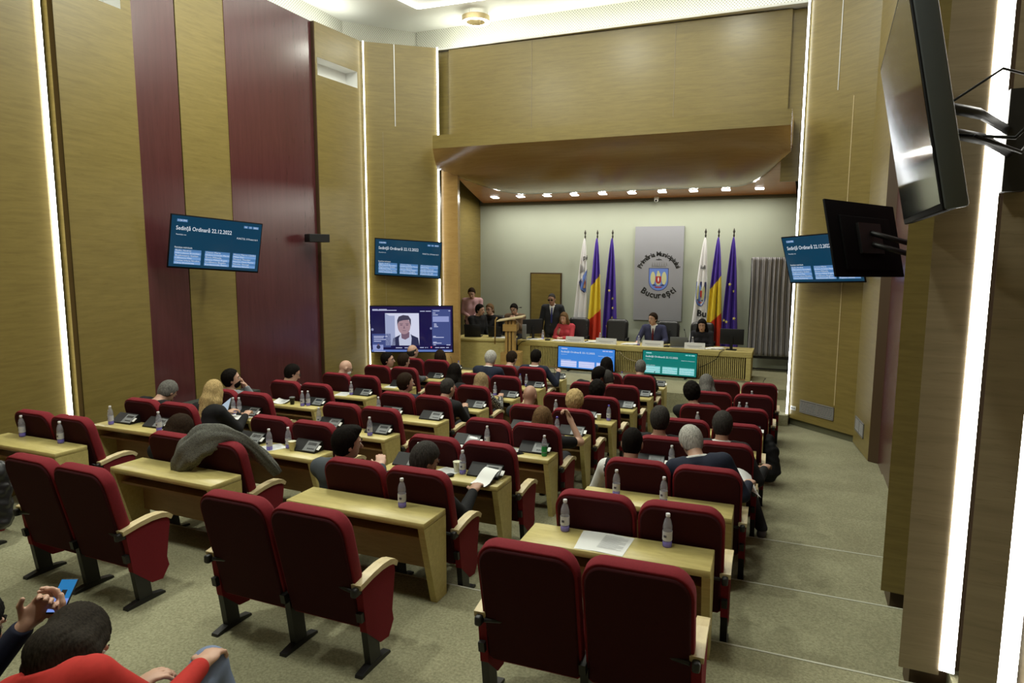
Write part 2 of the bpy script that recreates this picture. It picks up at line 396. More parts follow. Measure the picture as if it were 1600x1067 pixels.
def tv(label, width, center, a, tilt, roll, scr=None, ink=True, group='wall televisions', depth=0.05, cat='television', height=None, bracket=None, foot=None):
    """a = heading of the screen's right edge; the front looks along -n"""
    W, Hh = width, (height or width*0.578)
    r = Vector((math.cos(a), math.sin(a), 0)); n = Vector((-math.sin(a), math.cos(a), 0)); up = Vector((0, 0, 1))
    u2 = up*math.cos(tilt)-n*math.sin(tilt)
    rr = r*math.cos(roll)+u2*math.sin(roll); uu = -r*math.sin(roll)+u2*math.cos(roll); nn = uu.cross(rr)
    Mx = Matrix((rr, nn, uu)).transposed().to_4x4(); Mx.translation = center
    t = empty('television'); t.matrix_world = Mx
    tag(t, label, cat, group)
    b = MB(); b.rbox(-W/2, W/2, 0, depth*0.5, -Hh/2, Hh/2, 0.006)
    b.rbox(-W*0.36, W*0.36, depth*0.45, depth, -Hh*0.42, Hh*0.30, 0.012)
    b.build('casing', M['tv_back'], t)
    bz = 0.012*W
    s = MB(); s.box(-W/2+bz, W/2-bz, -0.002, 0.001, -Hh/2+bz*1.6, Hh/2-bz)
    so = s.build('screen', (scr[0] if scr else M['black_gloss']), t)
    if scr and ink:
        for nm, me in session_mesh(SCREEN_INK, scr[1], scr[2]):
            o = link_mesh(nm, me, so); sx = (W-2*bz); o.scale = (sx, 1, (Hh-2.6*bz)/0.5625); o.location = (0, -0.0022, 0.3*bz)
    if bracket: bracket(t, W, Hh, depth)
    return t, W, Hh

# ---------------------------------------------------------------- the hall
XR = dict(A=-6.27, B=-4.23, M=-2.28, R=-.383); ROT = dict(A=.005, B=-.019, M=.001, R=.031); DY = dict(A=.03, B=-.058, M=-.053, R=0)
YR = {1: 4.235, 2: 5.42, 3: 6.626, 4: 7.789, 5: 8.993, 6: 10.18, 7: 11.34, 8: 12.48}
FZ = {1: .542, 2: .427, 3: .318, 4: .225, 5: .136, 6: .066, 7: .025, 8: 0}
H = 7.36
# stepped floor: one carpeted profile extruded across the hall
edge = {r: YR[r]+.085 for r in range(1, 8)}
prof = [(-4, -.3), (-4, .65), (2.1, .65), (2.1, FZ[1])]
for r in range(1, 8): prof += [(edge[r], FZ[r]), (edge[r], FZ[r+1])]
prof += [(17.4, 0), (17.4, -.3)]
structure(MB().prism(prof, -9.6, 2.6, 'x').build('floor', M['carpet']))
for r in range(1, 4):
    structure(MB().box(-9.2, 1.25, edge[r]-.012, edge[r]+.004, FZ[r]-.012, FZ[r]+.003).build('trim_%d' % r, M['nosing']))
# raised stage with one lower tread at its right end
sp = [(-9.2, 13.1), (-.72, 13.1), (-.72, 14.3), (.25, 14.3), (.25, 17.2), (-9.2, 17.2)]
structure(MB().prism(sp, -.02, .40, 'z').build('floor_stage', M['carpet']))
structure(MB().prism([(-.72, 12.86), (.0, 12.86), (.0, 14.3), (-.72, 14.3)], -.02, .20, 'z').build('floor_tread', M['carpet']))

def wall(name, pts, z0, z1, mat, th=.06):
    """vertical panel along plan points (x, y); thickness goes away from the hall"""
    (xa, ya), (xb, yb) = pts
    d = Vector((xb-xa, yb-ya, 0)).normalized(); n = Vector((-d.y, d.x, 0))*th
    q = [(xa, ya), (xb, yb), (xb+n.x, yb+n.y), (xa+n.x, ya+n.y)]
    return structure(MB().prism(q, z0, z1, 'z').build(name, mat))
# left side, from the camera towards the stage
wall('wall_left', [(-8.62, -4), (-8.60, 5.66)], .2, H, M['wall_wood'], .06)
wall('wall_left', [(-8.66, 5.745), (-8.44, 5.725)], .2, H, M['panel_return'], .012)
def panel_hole(name, xa, ya, xb, yb, z0, z1, mat, hole, th=.3):
    """wood panel with a square recess (s0, s1, z0, z1) cut through its face"""
    d = Vector((xb-xa, yb-ya, 0)); Ln = d.length; d.normalize(); n = Vector((-d.y, d.x, 0))
    s0, s1, h0, h1 = hole; mb = MB()
    P = lambda s, z, k=0: (xa+d.x*s+n.x*k, ya+d.y*s+n.y*k, z)
    for a, b, c, e in ((0, s0, z0, z1), (s1, Ln, z0, z1), (s0, s1, z0, h0), (s0, s1, h1, z1)):
        mb.add([P(a, c), P(b, c), P(b, e), P(a, e)], [(0, 1, 2, 3)])
    mb.add([P(0, z0), P(0, z1), P(0, z1, th), P(0, z0, th)], [(0, 1, 2, 3)])
    mb.add([P(Ln, z0), P(Ln, z1), P(Ln, z1, th), P(Ln, z0, th)], [(3, 2, 1, 0)])
    mb.add([P(0, z1), P(Ln, z1), P(Ln, z1, th), P(0, z1, th)], [(0, 1, 2, 3)])
    q = [P(s0, h0), P(s1, h0), P(s1, h1), P(s0, h1)]; k = [P(s0, h0, th), P(s1, h0, th), P(s1, h1, th), P(s0, h1, th)]
    mb.add(q+k, [(0, 1, 5, 4), (1, 2, 6, 5), (2, 3, 7, 6), (3, 0, 4, 7), (4, 5, 6, 7)], 1)
    return structure(mb.build(name, [mat, M['white']]))
panel_hole('wall_left', -8.46, 5.74, -8.55, 6.89, .2, H, M['wall_wood'], (.45, .99, 6.31, 6.75))
wall('wall_left', [(-8.55, 6.89), (-8.57, 7.61)], .2, H, M['wall_red'])
wall('wall_left', [(-8.60, 7.60), (-8.60, 7.66)], .2, H, M['edge_brown'])
wall('wall_left', [(-8.57, 7.63), (-8.57, 8.55)], .2, H, M['wall_wood'])
wall('wall_left', [(-8.56, 8.55), (-8.56, 10.65)], .2, H, M['wall_red'])
wall('wall_left', [(-8.66, 10.67), (-8.50, 10.655)], .2, H, M['edge_brown'], .02)
panel_hole('wall_left', -8.49, 10.67, -8.40, 11.96, .0, H, M['wall_wood'], (.05, 1.20, 6.41, 6.73))
wall('wall_left', [(-8.48, 11.93), (-8.30, 12.11)], .0, H, M['wall_wood'], .03)
wall('wall_left', [(-8.36, 12.03), (-7.19, 12.985)], .0, H, M['wall_wood'], .08)
# thin metal line and the panel joints of the screen panels
def on_line(xa, ya, xb, yb, s, off=.004):
    d = Vector((xb-xa, yb-ya, 0)).normalized(); return Vector((xa, ya, 0))+d*s+Vector((d.y, -d.x, 0))*off, d
p, d = on_line(-8.36, 12.03, -7.19, 12.985, .62, .003)
structure(MB().box(-.008, .008, -.004, .004, 5.72, H, M=XF(p, math.atan2(d.y, d.x))).build('trim_7', M['steel']))
structure(MB().box(-.003, .003, -.003, .003, .5, 5.6, M=XF(on_line(-8.36, 12.03, -7.19, 12.985, .36, .002)[0], math.atan2(d.y, d.x))).build('trim_8', M['wall_wood_grey']))
# low dark service ledge along the left wall
structure(MB().box(-8.56, -8.20, 2.2, 8.6, .2, .80).build('trim_9', flat('dark green grey ledge', (.035, .042, .034, 1), rough=.6)))
# return beside the stage on the left, lit by the strip
wall('wall_stage', [(-7.15, 13.06), (-6.78, 13.10)], .38, 5.6, M['stage_wood'], .12)
wall('wall_stage', [(-8.10, 13.3), (-8.10, 17.1)], .38, 5.4, M['wall_wood'], .08)
# back wall of the stage
wall('wall_back', [(-8.2, 17.0), (.4, 17.0)], .38, 5.0, M['back_wall'], .1)
# upper wood front over the canopy
wall('wall_front', [(-7.02, 13.2), (-.29, 13.36)], 5.3, H, M['wall_wood'], .25)
wall('wall_front', [(-7.32, 13.27), (-6.95, 13.28)], 5.2, H, M['wall_wood'], .05)
wall('wall_front', [(-.36, 13.43), (.15, 13.44)], 4.4, H, M['wall_wood'], .05)
for k, xx in enumerate((-5.15, -2.3)):
    structure(MB().box(xx-.004, xx+.004, 13.238+(k*.068), 13.25+(k*.068), 5.4, H).build('trim_%d' % (20+k), M['wall_wood_grey']))
# right side
wall('wall_right', [(0.0, 13.05), (1.0, 12.1)], .13, H, M['wall_wood'], .1)
structure(MB().prism([(0.02, 13.10), (1.02, 12.15), (1.06, 12.25), (.06, 13.2)], 0, .13, 'z').build('baseboard_right', flat('olive baseboard', (.10, .098, .055, 1), rough=.7)))
wall('wall_right', [(0.06, 13.12), (.06, 17.1)], .0, H, M['wall_wood'], .08)
wall('wall_right', [(1.0, 12.1), (1.125, 11.0)], .03, H, M['wall_wood'], .1)
wall('wall_right', [(1.125, 10.995), (1.27, 10.90)], .03, H, M['edge_brown'], .03)
wall('wall_right', [(1.25, 10.93), (1.22, 5.5)], .0, H, M['wall_red'], .06)
p, d = on_line(0, 13.05, 1.0, 12.1, .98, .003)
structure(MB().box(-.006, .006, -.004, .004, .55, 5.6, M=XF(p, math.atan2(d.y, d.x))).build('trim_10', M['arm_wood']))
p, d = on_line(0, 13.05, 1.0, 12.1, .66, .003)
structure(MB().box(-.008, .008, -.004, .004, 5.75, H, M=XF(p, math.atan2(d.y, d.x))).build('trim_11', M['steel']))
# panels that step in towards the camera on the right
def fin(name, x0, x1, y0, y1, z0, mat, dx=0.0):
    structure(MB().prism([(x0, y0), (x1, y0+dx), (x1, y1), (x0+.03, y1)], z0, 7.9, 'z').build(name, mat))
fin('wall_right', .725, 1.24, 5.61, 5.66, .50, M['wall_wood'], -.06)
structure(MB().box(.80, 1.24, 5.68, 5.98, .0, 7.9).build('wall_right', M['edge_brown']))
fin('wall_right', .678, .882, 4.31, 4.37, .635, M['wall_wood_grey'], -.005)
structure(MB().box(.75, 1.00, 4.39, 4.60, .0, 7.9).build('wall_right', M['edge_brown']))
fin('wall_right', .960, 1.135, 4.22, 4.27, .64, M['wall_wood_grey'], -.02)
wall('wall_right', [(1.20, 4.34), (1.30, 4.2)], .64, 7.9, M['wall_wood_grey'], .05)
structure(MB().box(.94, 1.6, 4.05, 4.6, .3, .638).build('trim_12', M['carpet']))
wall('wall_right', [(1.45, 4.3), (1.45, -4)], .3, 8.2, M['wall_wood_grey'], .08)
structure(MB().box(-9.6, 2.6, -4.1, -4.0, 0, 9).build('wall_rear', M['wall_wood']))
# air vents and sockets of the right side
def vent(label, xa, ya, xb, yb, s0, s1, z0, z1, nlou):
    P, dd = on_line(xa, ya, xb, yb, s0, .004); t = empty('wall_vent', P+Vector((0, 0, z0)), math.atan2(dd.y, dd.x))
    tag(t, label, 'vent', 'wall vents'); W_, h_ = s1-s0, z1-z0
    f = MB()
    for b in ((0, W_, 0, .025), (0, W_, h_-.025, h_), (0, .02, 0, h_), (W_-.02, W_, 0, h_), (W_/2-.012, W_/2+.012, 0, h_)):
        f.box(b[0], b[1], -.012, .002, b[2], b[3])
    f.build('frame', flat('grey vent frame', (.17, .165, .16, 1), rough=.5), t)
    MB().box(.01, W_-.01, 0, .002, .01, h_-.01).build('backing', M['black'], t)
    l = MB()
    for i in range(nlou):
        z = .03+(h_-.06)*(i+.5)/nlou; l.box(.02, W_-.02, -.010, -.004, z-.005, z+.003)
    l.build('louvre', flat('pale grey louvre', (.42, .42, .41, 1), rough=.4), t)
vent('wide grey air vent low on the angled wood panel right of the stage', 0, 13.05, 1.0, 12.1, .26, .985, .285, .515, 7)
vent('narrow grey air vent beside the corner, near the maroon panel', 1.0, 12.1, 1.125, 11.0, .14, .74, .27, .50, 7)
P, dd = on_line(0, 13.05, 1.0, 12.1, .06, .004); t = empty('wall_socket', P+Vector((0, 0, .29)), math.atan2(dd.y, dd.x))
tag(t, 'white double wall socket left of the wide air vent', 'socket')
MB().rbox(0, .115, -.012, .003, 0, .075, .006).build('plate', M['plastic_white'], t)
for k in (0, 1): MB().lathe([(.018, 0), (.018, .004)], 12, M=XF((.032+.05*k, -.012, .0375), 0, PI/2)).build('outlet', M['unit_grey'], t)

# ceiling: perforated frieze, flat ceiling with a lit recess
CZ = 8.08
structure(MB().prism([(-8.24, 13.95), (1.2, 13.95), (1.2, 14.1), (-8.24, 14.1)], H-.3, CZ, 'z').build('wall_frieze', M['perf']))
structure(MB().prism([(-8.24, 14.0), (-9.35, 12.7), (-9.35, -4), (-9.5, -4), (-9.5, 12.8), (-8.3, 14.1)], H-.3, CZ, 'z').build('wall_frieze', M['perf']))
structure(MB().prism([(1.9, -4), (1.9, 14.0), (2.0, 14.0), (2.0, -4)], H-.3, CZ, 'z').build('wall_frieze', M['perf']))
cv = (-7.0, -.4, 3.0, 12.75)      # recess x0 x1 y0 y1
rc = [(-7.42, 12.62), (-.2, 12.9), (-.2, 3.0), (-8.9, 3.0)]
mbc = MB()
outer = [(-9.6, 14.3), (2.6, 14.3), (2.6, -4.1), (-9.6, -4.1)]
for i in range(4):
    a, b = outer[i], outer[(i+1) % 4]; c, e = rc[(i+1) % 4], rc[i]
    mbc.add([(a[0], a[1], CZ), (b[0], b[1], CZ), (c[0], c[1], CZ), (e[0], e[1], CZ)], [(3, 2, 1, 0)])
    mbc.add([(e[0], e[1], CZ), (c[0], c[1], CZ), (c[0], c[1], CZ+.30), (e[0], e[1], CZ+.30)], [(0, 1, 2, 3)])
mbc.add([(p[0], p[1], CZ+.30) for p in rc], [(3, 2, 1, 0)])
structure(mbc.build('ceiling', M['ceiling']))
structure(MB().box(-9.3, 2.3, 13.2, 14.2, H+.02, H+.06).build('ceiling_ledge', M['ceiling']))

# light strips
def strip(label, x, y, z0, z1, w_, mat, rz=0.0, d_=.02):
    t = empty('light_strip', (x, y, 0), rz); tag(t, label, 'light strip', 'vertical light strips')
    MB().box(-w_/2, w_/2, -d_/2, d_/2, z0, z1).build('diffuser', mat, t)
    MB().box(-w_/2, w_/2, d_/2, d_/2+.008, z0, z1).build('channel', M['steel'], t)
    return t
strip('tall light strip on the left wall, nearest the camera', -8.575, 5.645, .85, H, .052, M['led'], PI*.5*.6)
strip('tall soft yellow light strip at the left edge of the screen panel', -8.345, 12.0, .1, H, .028, M['led_soft'], .68)
strip('tall cool white light strip between screen panel and stage, left side', -7.165, 12.965, .4, H, .034, M['led_cool'], .5)
strip('thin tall light strip at the right edge of the stage opening', -.025, 13.02, .13, H, .027, M['led_cool'], -.4)
strip('broad bright light strip on the right wall, nearest the maroon panel', .918, 4.302, .67, 7.9, .075, M['led'], -.2)
strip('bright light strip at the right edge of the picture', 1.185, 4.232, .65, 7.9, .085, M['led'], -.25)
# lit lines of the ceiling recess
for k, (a, b) in enumerate(((0, 1), (3, 0), (1, 2))):
    (xa, ya), (xb, yb) = rc[a], rc[b]; dv = Vector((xb-xa, yb-ya, 0)); Ln = dv.length
    t = empty('cove_strip', (xa, ya, CZ-.012), math.atan2(dv.y, dv.x))
    tag(t, ('thin light line along the stage side of the ceiling recess', 'thin light line along the left side of the ceiling recess', 'thin light line along the right side of the ceiling recess')[k], 'light strip', 'light lines of the ceiling recess')
    MB().box(0, Ln, -.03, .03, -.012, .006).build('diffuser', M['led'], t)
# ring lamps
for i, (x, y, z) in enumerate(RINGS):
    t = empty('ring_lamp', (x, y, z))
    tag(t, 'round ring lamp under the ceiling, ' + ('with brass rim, above the left end of the canopy', 'hanging in the middle of the recess, near the canopy', 'hanging in the recess, near the canopy on the right', 'hanging over the left wall side', 'hanging over the right aisle', 'at the rear of the hall on the left', 'at the rear of the hall on the right')[i], 'lamp', 'ring lamps of the ceiling')
    pr = [(.285, -.045), (.285, .045)]; mb = MB(); n = 40
    def ring(mb, prof):
        k = len(prof); vs = [(r_*math.cos(2*PI*j/n), r_*math.sin(2*PI*j/n), z_) for j in range(n) for r_, z_ in prof]
        mb.add(vs, [(j*k+q, ((j+1) % n)*k+q, ((j+1) % n)*k+(q+1) % k, j*k+(q+1) % k) for j in range(n) for q in range(k)], 0, False)
    m1 = MB(); ring(m1, [(.290, -.055), (.290, .055), (.195, .055), (.195, -.055), (.200, -.055), (.200, .045), (.285, .045), (.285, -.055)]); m1.build('rim', flat('brass rim', (.42, .33, .17, 1), rough=.35, metal=.5), t)
    m2 = MB(); ring(m2, [(.284, -.058), (.284, .03), (.201, .03), (.201, -.058)]); m2.build('diffuser', M['led'], t)
    m3 = MB()
    for q in range(3):
        a = 2*PI*q/3+.4; m3.tube([(.24*math.cos(a), .24*math.sin(a), .05), (.24*math.cos(a), .24*math.sin(a), CZ+.28-z if i in (1, 2, 3, 4) else CZ-z)], .004, 6)
    m3.build('hanger', M['steel'], t)

# ---------------------------------------------------------------- the canopy over the stage
cb = MB(); NU, NV = 72, 40; rows = []
def canopy_pt(u, v):
    Y = 12.3+4.7*v; xl = -6.93-1.07*v; xr = -.20+.12*v
    x = xl+(xr-xl)*u; z = 5.20-.74*v-.05*math.sin(PI*v)
    s_ = min(1.0, min(u/.21, (1-u)/.16)); ve = .16+.61*math.sin(PI/2*max(0, s_))
    d_ = 0.30*math.sin(PI*min(1, v/ve))**.8 if v < ve else 0
    return (x, Y, z-d_), d_
for i in range(NV+1): rows.append([canopy_pt(j/NU, i/NV)[0] for j in range(NU+1)])
cb.grid([list(reversed(r)) for r in rows], smooth=True, mif=lambda i, j: 0 if canopy_pt(1-(j+.5)/NU, (i+.5)/NV)[1] > 0 else 1)
structure(cb.build('ceiling_canopy', [M['stage_wood'], M['soffit_wood']]))
fb = MB(); fb.prism([(-6.93, 12.3), (-.20, 12.3), (-.20, 13.3), (-6.93, 13.3)], 5.195, 5.455, 'z')
structure(fb.build('ceiling_canopy', M['wall_wood']))
sd = MB()
for u in (0, 1):
    pts = [canopy_pt(u, i/20)[0] for i in range(21)]; vs = pts+[(p[0], p[1], 5.46) for p in pts]
    sd.add(vs, [(i, i+1, 22+i, 21+i) for i in range(20)])
structure(sd.build('ceiling_canopy', M['stage_wood']))
structure(MB().box(-8.09, .05, 16.93, 17.02, 4.40, 4.50).build('trim_13', flat('olive shadow gap', (.12, .12, .085, 1), rough=.7)))
for k in range(10):
    x = -7.30+(6.455)*k/9; (q, _) = canopy_pt((x-(-7.82))/(7.72), .83)
    t = empty('downlight', (x, 16.2, q[2]-.006), 0); t.rotation_euler = (-.155, 0, 0)
    tag(t, 'square recessed downlight in the canopy above the stage, %s from the left' % ('first', 'second', 'third', 'fourth', 'fifth', 'sixth', 'seventh', 'eighth', 'ninth', 'tenth')[k], 'downlight', 'downlights in the stage canopy')
    MB().box(-.10, .10, -.10, .10, -.008, .012).build('frame', M['white'], t)
    MB().box(-.088, .088, -.088, .088, -.014, -.006).build('diffuser', M['downlight'], t)
    disk_lamp('downlight_light', (x, 16.2, q[2]-.022), .17, 19, (1, .97, .86), (-.155, 0, 0), 'SQUARE')

# ---------------------------------------------------------------- seats and desks
ROWW = {1: 'nearest row', 2: 'second row', 3: 'third row', 4: 'fourth row', 5: 'fifth row', 6: 'sixth row', 7: 'seventh row', 8: 'front row by the stage'}
BLK = dict(A='block along left wall', B='left middle block', M='right middle block', R='right aisle block')
def grid_pt(c, r, lx, ly):
    k = ROT[c]; bx = XR[c]+.026*(r-1); by = YR[r]+DY[c]
    return bx+lx*math.cos(k)-ly*math.sin(k), by+lx*math.sin(k)+ly*math.cos(k)
def back_outline(w_, h_, r, n=6, taper=.0):
    pts = [(-w_/2+.03+taper, 0), (w_/2-.03-taper, 0), (w_/2-taper, .03)]
    pts += [(w_/2-r*.85+r*.85*math.cos(a), h_-r+r*math.sin(a)) for a in [PI/2*i/n for i in range(n+1)]]
    pts += [(-w_/2+r*.85+r*.85*math.cos(a), h_-r+r*math.sin(a)) for a in [PI/2+PI/2*i/n for i in range(n+1)]]
    pts += [(-w_/2+taper, .03)]
    return pts
def inset(pts, d):
    c = Vector((0, sum(p[1] for p in pts)/len(pts))); out = []
    n = len(pts)
    for i, p in enumerate(pts):
        a = Vector(pts[i-1]); b = Vector(p); e = Vector(pts[(i+1) % n])
        n1 = Vector((-(b-a).y, (b-a).x)).normalized(); n2 = Vector((-(e-b).y, (e-b).x)).normalized()
        m = (n1+n2); m = m.normalized() if m.length > 1e-6 else n1
        out.append((b+m*d/max(.5, m.dot(n1))).to_tuple())
    return out
def slab(mb, loops, mi=0, M_=None):
    """loops = list of (pts2d, y); skins them front to back"""
    n = len(loops[0][0]); vs = []
    for pts, y in loops:
        for p in pts: vs.append((M_ @ Vector((p[0], y, p[1]))) if M_ else (p[0], y, p[1]))
    fs = [(i*n+j, i*n+(j+1) % n, (i+1)*n+(j+1) % n, (i+1)*n+j) for i in range(len(loops)-1) for j in range(n)]
    mb.add(vs, fs, mi, True)
    b = len(mb.v)-len(vs)
    mb.f.append(tuple(b+i for i in range(n-1, -1, -1))); mb.m.append(mi); mb.sm.append(False)
    mb.f.append(tuple(b+(len(loops)-1)*n+i for i in range(n))); mb.m.append(mi); mb.sm.append(False)
BT = math.radians(13.5)   # recline of the backs
BM = Matrix.Translation((0, -.055, .27)) @ Matrix.Rotation(BT, 4, 'X')
def make_chair(name, side):
    t = empty(name)
    o = back_outline(.548, .775, .13)
    cu = MB()
    slab(cu, [(inset(o, .004), -.012), (o, -.004), (o, .055), (inset(o, .012), .078), (inset(o, .04), .094)], 0, BM)
    cu.build('backrest', M['chair_red'], t)
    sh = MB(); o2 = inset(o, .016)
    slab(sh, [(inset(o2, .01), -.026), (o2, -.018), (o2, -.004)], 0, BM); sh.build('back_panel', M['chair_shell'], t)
    st = MB(); st.rbox(-.245, .245, -.06, .27, .325, .435, .035, 3); st.build('seat', M['chair_red'], t)
    def leg(x):
        l = MB()
        l.prism([(-.155, 0), (.155, 0), (.150, .018), (.06, .034), (-.06, .034), (-.150, .018)], x-.026, x+.026, 'x')
        l.prism([(-.055, .03), (.05, .03), (.012, .36), (-.10, .36)], x-.022, x+.022, 'x')
        l.prism([(-.13, .34), (.10, .34), (.10, .40), (-.14, .40)], x-.018, x+.018, 'x')
        return l
    sx = .286 if side == 'R' else -.286
    leg(sx).build('leg', M['black_metal'], t)
    if side == 'L': leg(.284).build('leg', M['black_metal'], t)
    pm = MB(); s0 = sx-.024; s1 = sx+.024
    pm.prism([(-.13, .575), (.215, .575), (.225, .52), (.185, .27), (.20, .20), (.14, .115), (.05, .125), (-.09, .26)], s0, s1, 'x')
    pm.build('side_panel', M['chair_red'], t)
    am = MB(); top = [(-.155, .588), (-.02, .612), (.08, .622), (.16, .618), (.215, .60), (.25, .57)]
    low = [(.232, .545), (.195, .572), (.15, .582), (.08, .586), (-.02, .578), (-.150, .555)]
    am.prism(top+low, sx-.034, sx+.034, 'x'); am.build('armrest', M['arm_wood'], t)
    bk = MB(); bk.rbox(sx-.02, sx+.02, -.19, -.11, .52, .575, .012); bk.tube([(sx-.03 if side == 'R' else sx+.03, -.16, .55), (0, -.10, .55)], .012, 6); bk.build('arm_bracket', M['black_metal'], t)
    return t
PROTO = {'L': make_chair('auditorium_chair', 'L'), 'R': make_chair('auditorium_chair', 'R')}
PKIDS = {k: list(v.children) for k, v in PROTO.items()}
CHAIR_NOTE = {('A', 1, 'R'): None}
CHAIRS = {}
_used = set()
def place_chair(c, r, s, note=None):
    x, y = grid_pt(c, r, -.85 if s == 'L' else -.283, -.955)
    if s in _used: o = copy_tree(PROTO[s], None, PKIDS[s])
    else: o = PROTO[s]; _used.add(s)
    o.location = (x, y, FZ[r]); o.rotation_euler = (0, 0, ROT[c])
    tag(o, 'red %schair, %s seat of the %s, %s' % (note or '', 'left' if s == 'L' else 'right', ROWW[r], BLK[c]), 'chair', 'red auditorium chairs with desks')
    CHAIRS[(c, r, s)] = o
    return o
OCC = set([('A', 3, 'L'), ('A', 3, 'R'), ('A', 4, 'L'), ('A', 5, 'L'), ('A', 6, 'L'), ('A', 7, 'L'), ('A', 7, 'R'), ('A', 8, 'L'), ('A', 8, 'R'),
           ('B', 2, 'L'), ('B', 5, 'L'), ('B', 5, 'R'), ('B', 6, 'L'), ('B', 6, 'R'), ('B', 7, 'L'), ('B', 8, 'L'), ('B', 8, 'R'),
           ('M', 2, 'L'), ('M', 2, 'R'), ('M', 4, 'R'), ('M', 5, 'L'), ('M', 5, 'R'), ('M', 6, 'R'), ('M', 7, 'L'), ('M', 7, 'R'), ('M', 8, 'L'), ('M', 8, 'R'),
           ('R', 3, 'L'), ('R', 3, 'R'), ('R', 4, 'L'), ('R', 4, 'R'), ('R', 6, 'L'), ('R', 7, 'L')])

def make_desk():
    t = empty('bench_desk')
    tp = MB(); tp.rbox(-1.2, 0, -.319, 0, .615, .66, .004, 1); tp.build('desktop', M['desk_wood'], t)
    for x0 in (-.05, -1.2):
        e = MB(); e.prism([(-.319, .615), (0, .615), (0, 0), (-.15, 0)], x0, x0+.05, 'x'); e.build('end_panel', M['desk_wood'], t)
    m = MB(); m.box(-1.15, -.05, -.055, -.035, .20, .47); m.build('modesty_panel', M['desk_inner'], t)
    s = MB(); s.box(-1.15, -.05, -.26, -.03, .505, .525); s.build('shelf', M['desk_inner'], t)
    return t
DESK = make_desk(); DKIDS = list(DESK.children); _first = True
for c in 'ABMR':
    for r in range(1, 9):
        o = DESK if _first else copy_tree(DESK, None, DKIDS); _first = False
        x, y = grid_pt(c, r, 0, 0); o.location = (x, y, FZ[r]); o.rotation_euler = (0, 0, ROT[c])
        tag(o, 'light wood two-seat desk, %s, %s' % (ROWW[r], BLK[c]), 'desk', 'wooden two-seat desks')
        for s in 'LR':
            place_chair(c, r, s, 'occupied ' if (c, r, s) in OCC else 'empty ')

# ---------------------------------------------------------------- what lies on the desks
def glassy(name, col, rough=.08, tr=.34):
    m, N, L, P = new_mat(name); P.inputs['Base Color'].default_value = col; P.inputs['Roughness'].default_value = rough
    P.inputs['Alpha'].default_value = tr; P.inputs['Specular IOR Level'].default_value = .8
    return m
M['pet'] = glassy('clear bottle plastic', (.50, .51, .60, 1))
M['pet_base'] = glassy('violet tinted bottle base', (.20, .17, .72, 1), tr=.85)
M['label'] = flat('pale bottle label', (.50, .51, .58, 1), rough=.5)
M['label_ink'] = flat('dark label print', (.06, .06, .10, 1), rough=.5)
M['cap_white'] = flat('white bottle cap', (.62, .62, .64, 1), rough=.4)
M['cap_blue'] = flat('blue bottle cap', (.06, .05, .35, 1), rough=.4)
M['green_pet'] = flat('green soft drink label', (.01, .22, .06, 1), rough=.3)
def make_bottle(cap='cap_white', green=False):
    t = empty('water_bottle')
    b = MB(); prof = [(.026, 0), (.030, .004), (.0305, .03), (.029, .036), (.0305, .044), (.0305, .10), (.0285, .112), (.0305, .120), (.029, .145), (.021, .175), (.0125, .192), (.0125, .202)]
    b.lathe(prof, 14, mis=[1, 1, 1] + [0]*8)
    b.build('bottle_body', [M['pet'], M['pet_base'] if not green else M['green_pet']], t)
    l = MB(); n = 14
    l.lathe([(.0312, .045), (.0312, .105)], n); l.f = l.f[:-2]; l.m = l.m[:-2]; l.sm = l.sm[:-2]
    l.build('label', M['green_pet'] if green else M['label'], t)
    if not green:
        k = MB()
        for a0 in (-1.9, 1.2):
            q = [(a0+.13*i, z) for i in range(6) for z in (.066, .082)]
            vs = [(.0316*math.cos(a), .0316*math.sin(a), z) for a, z in q]
            k.add(vs, [(2*i, 2*i+2, 2*i+3, 2*i+1) for i in range(5)])
        k.build('label_print', M['label_ink'], t)
    c = MB(); c.lathe([(.0135, .198), (.0140, .201), (.0140, .217), (.012, .219)], 14); c.build('cap', M[cap], t)
    return t
BOT = {k: None for k in ('cap_white', 'cap_blue', 'green')}
BOTK = {}
def on_desk(c, r, lx, ly, o, rz=0.0, h=.66):
    x, y = grid_pt(c, r, lx, ly); o.location = (x, y, FZ[r]+h+.0005); o.rotation_euler = (0, 0, ROT[c]+rz); return o
def bottle(kind, c, r, lx, ly, extra):
    if BOT[kind] is None:
        BOT[kind] = make_bottle('cap_white' if kind == 'green' else kind, kind == 'green'); BOTK[kind] = list(BOT[kind].children); o = BOT[kind]
    else: o = copy_tree(BOT[kind], None, BOTK[kind])
    on_desk(c, r, lx, ly, o, random.uniform(-.5, .5))
    nm = {'cap_white': 'water bottle', 'cap_blue': 'blue-capped water bottle', 'green': 'green labelled soft drink bottle'}[kind]
    tag(o, '%s, %s, %s, %s' % (nm, extra, ROWW[r], BLK[c]), 'bottle', 'drinks bottles on the desks')
Lh, Rh = 'left desk half', 'right desk half'
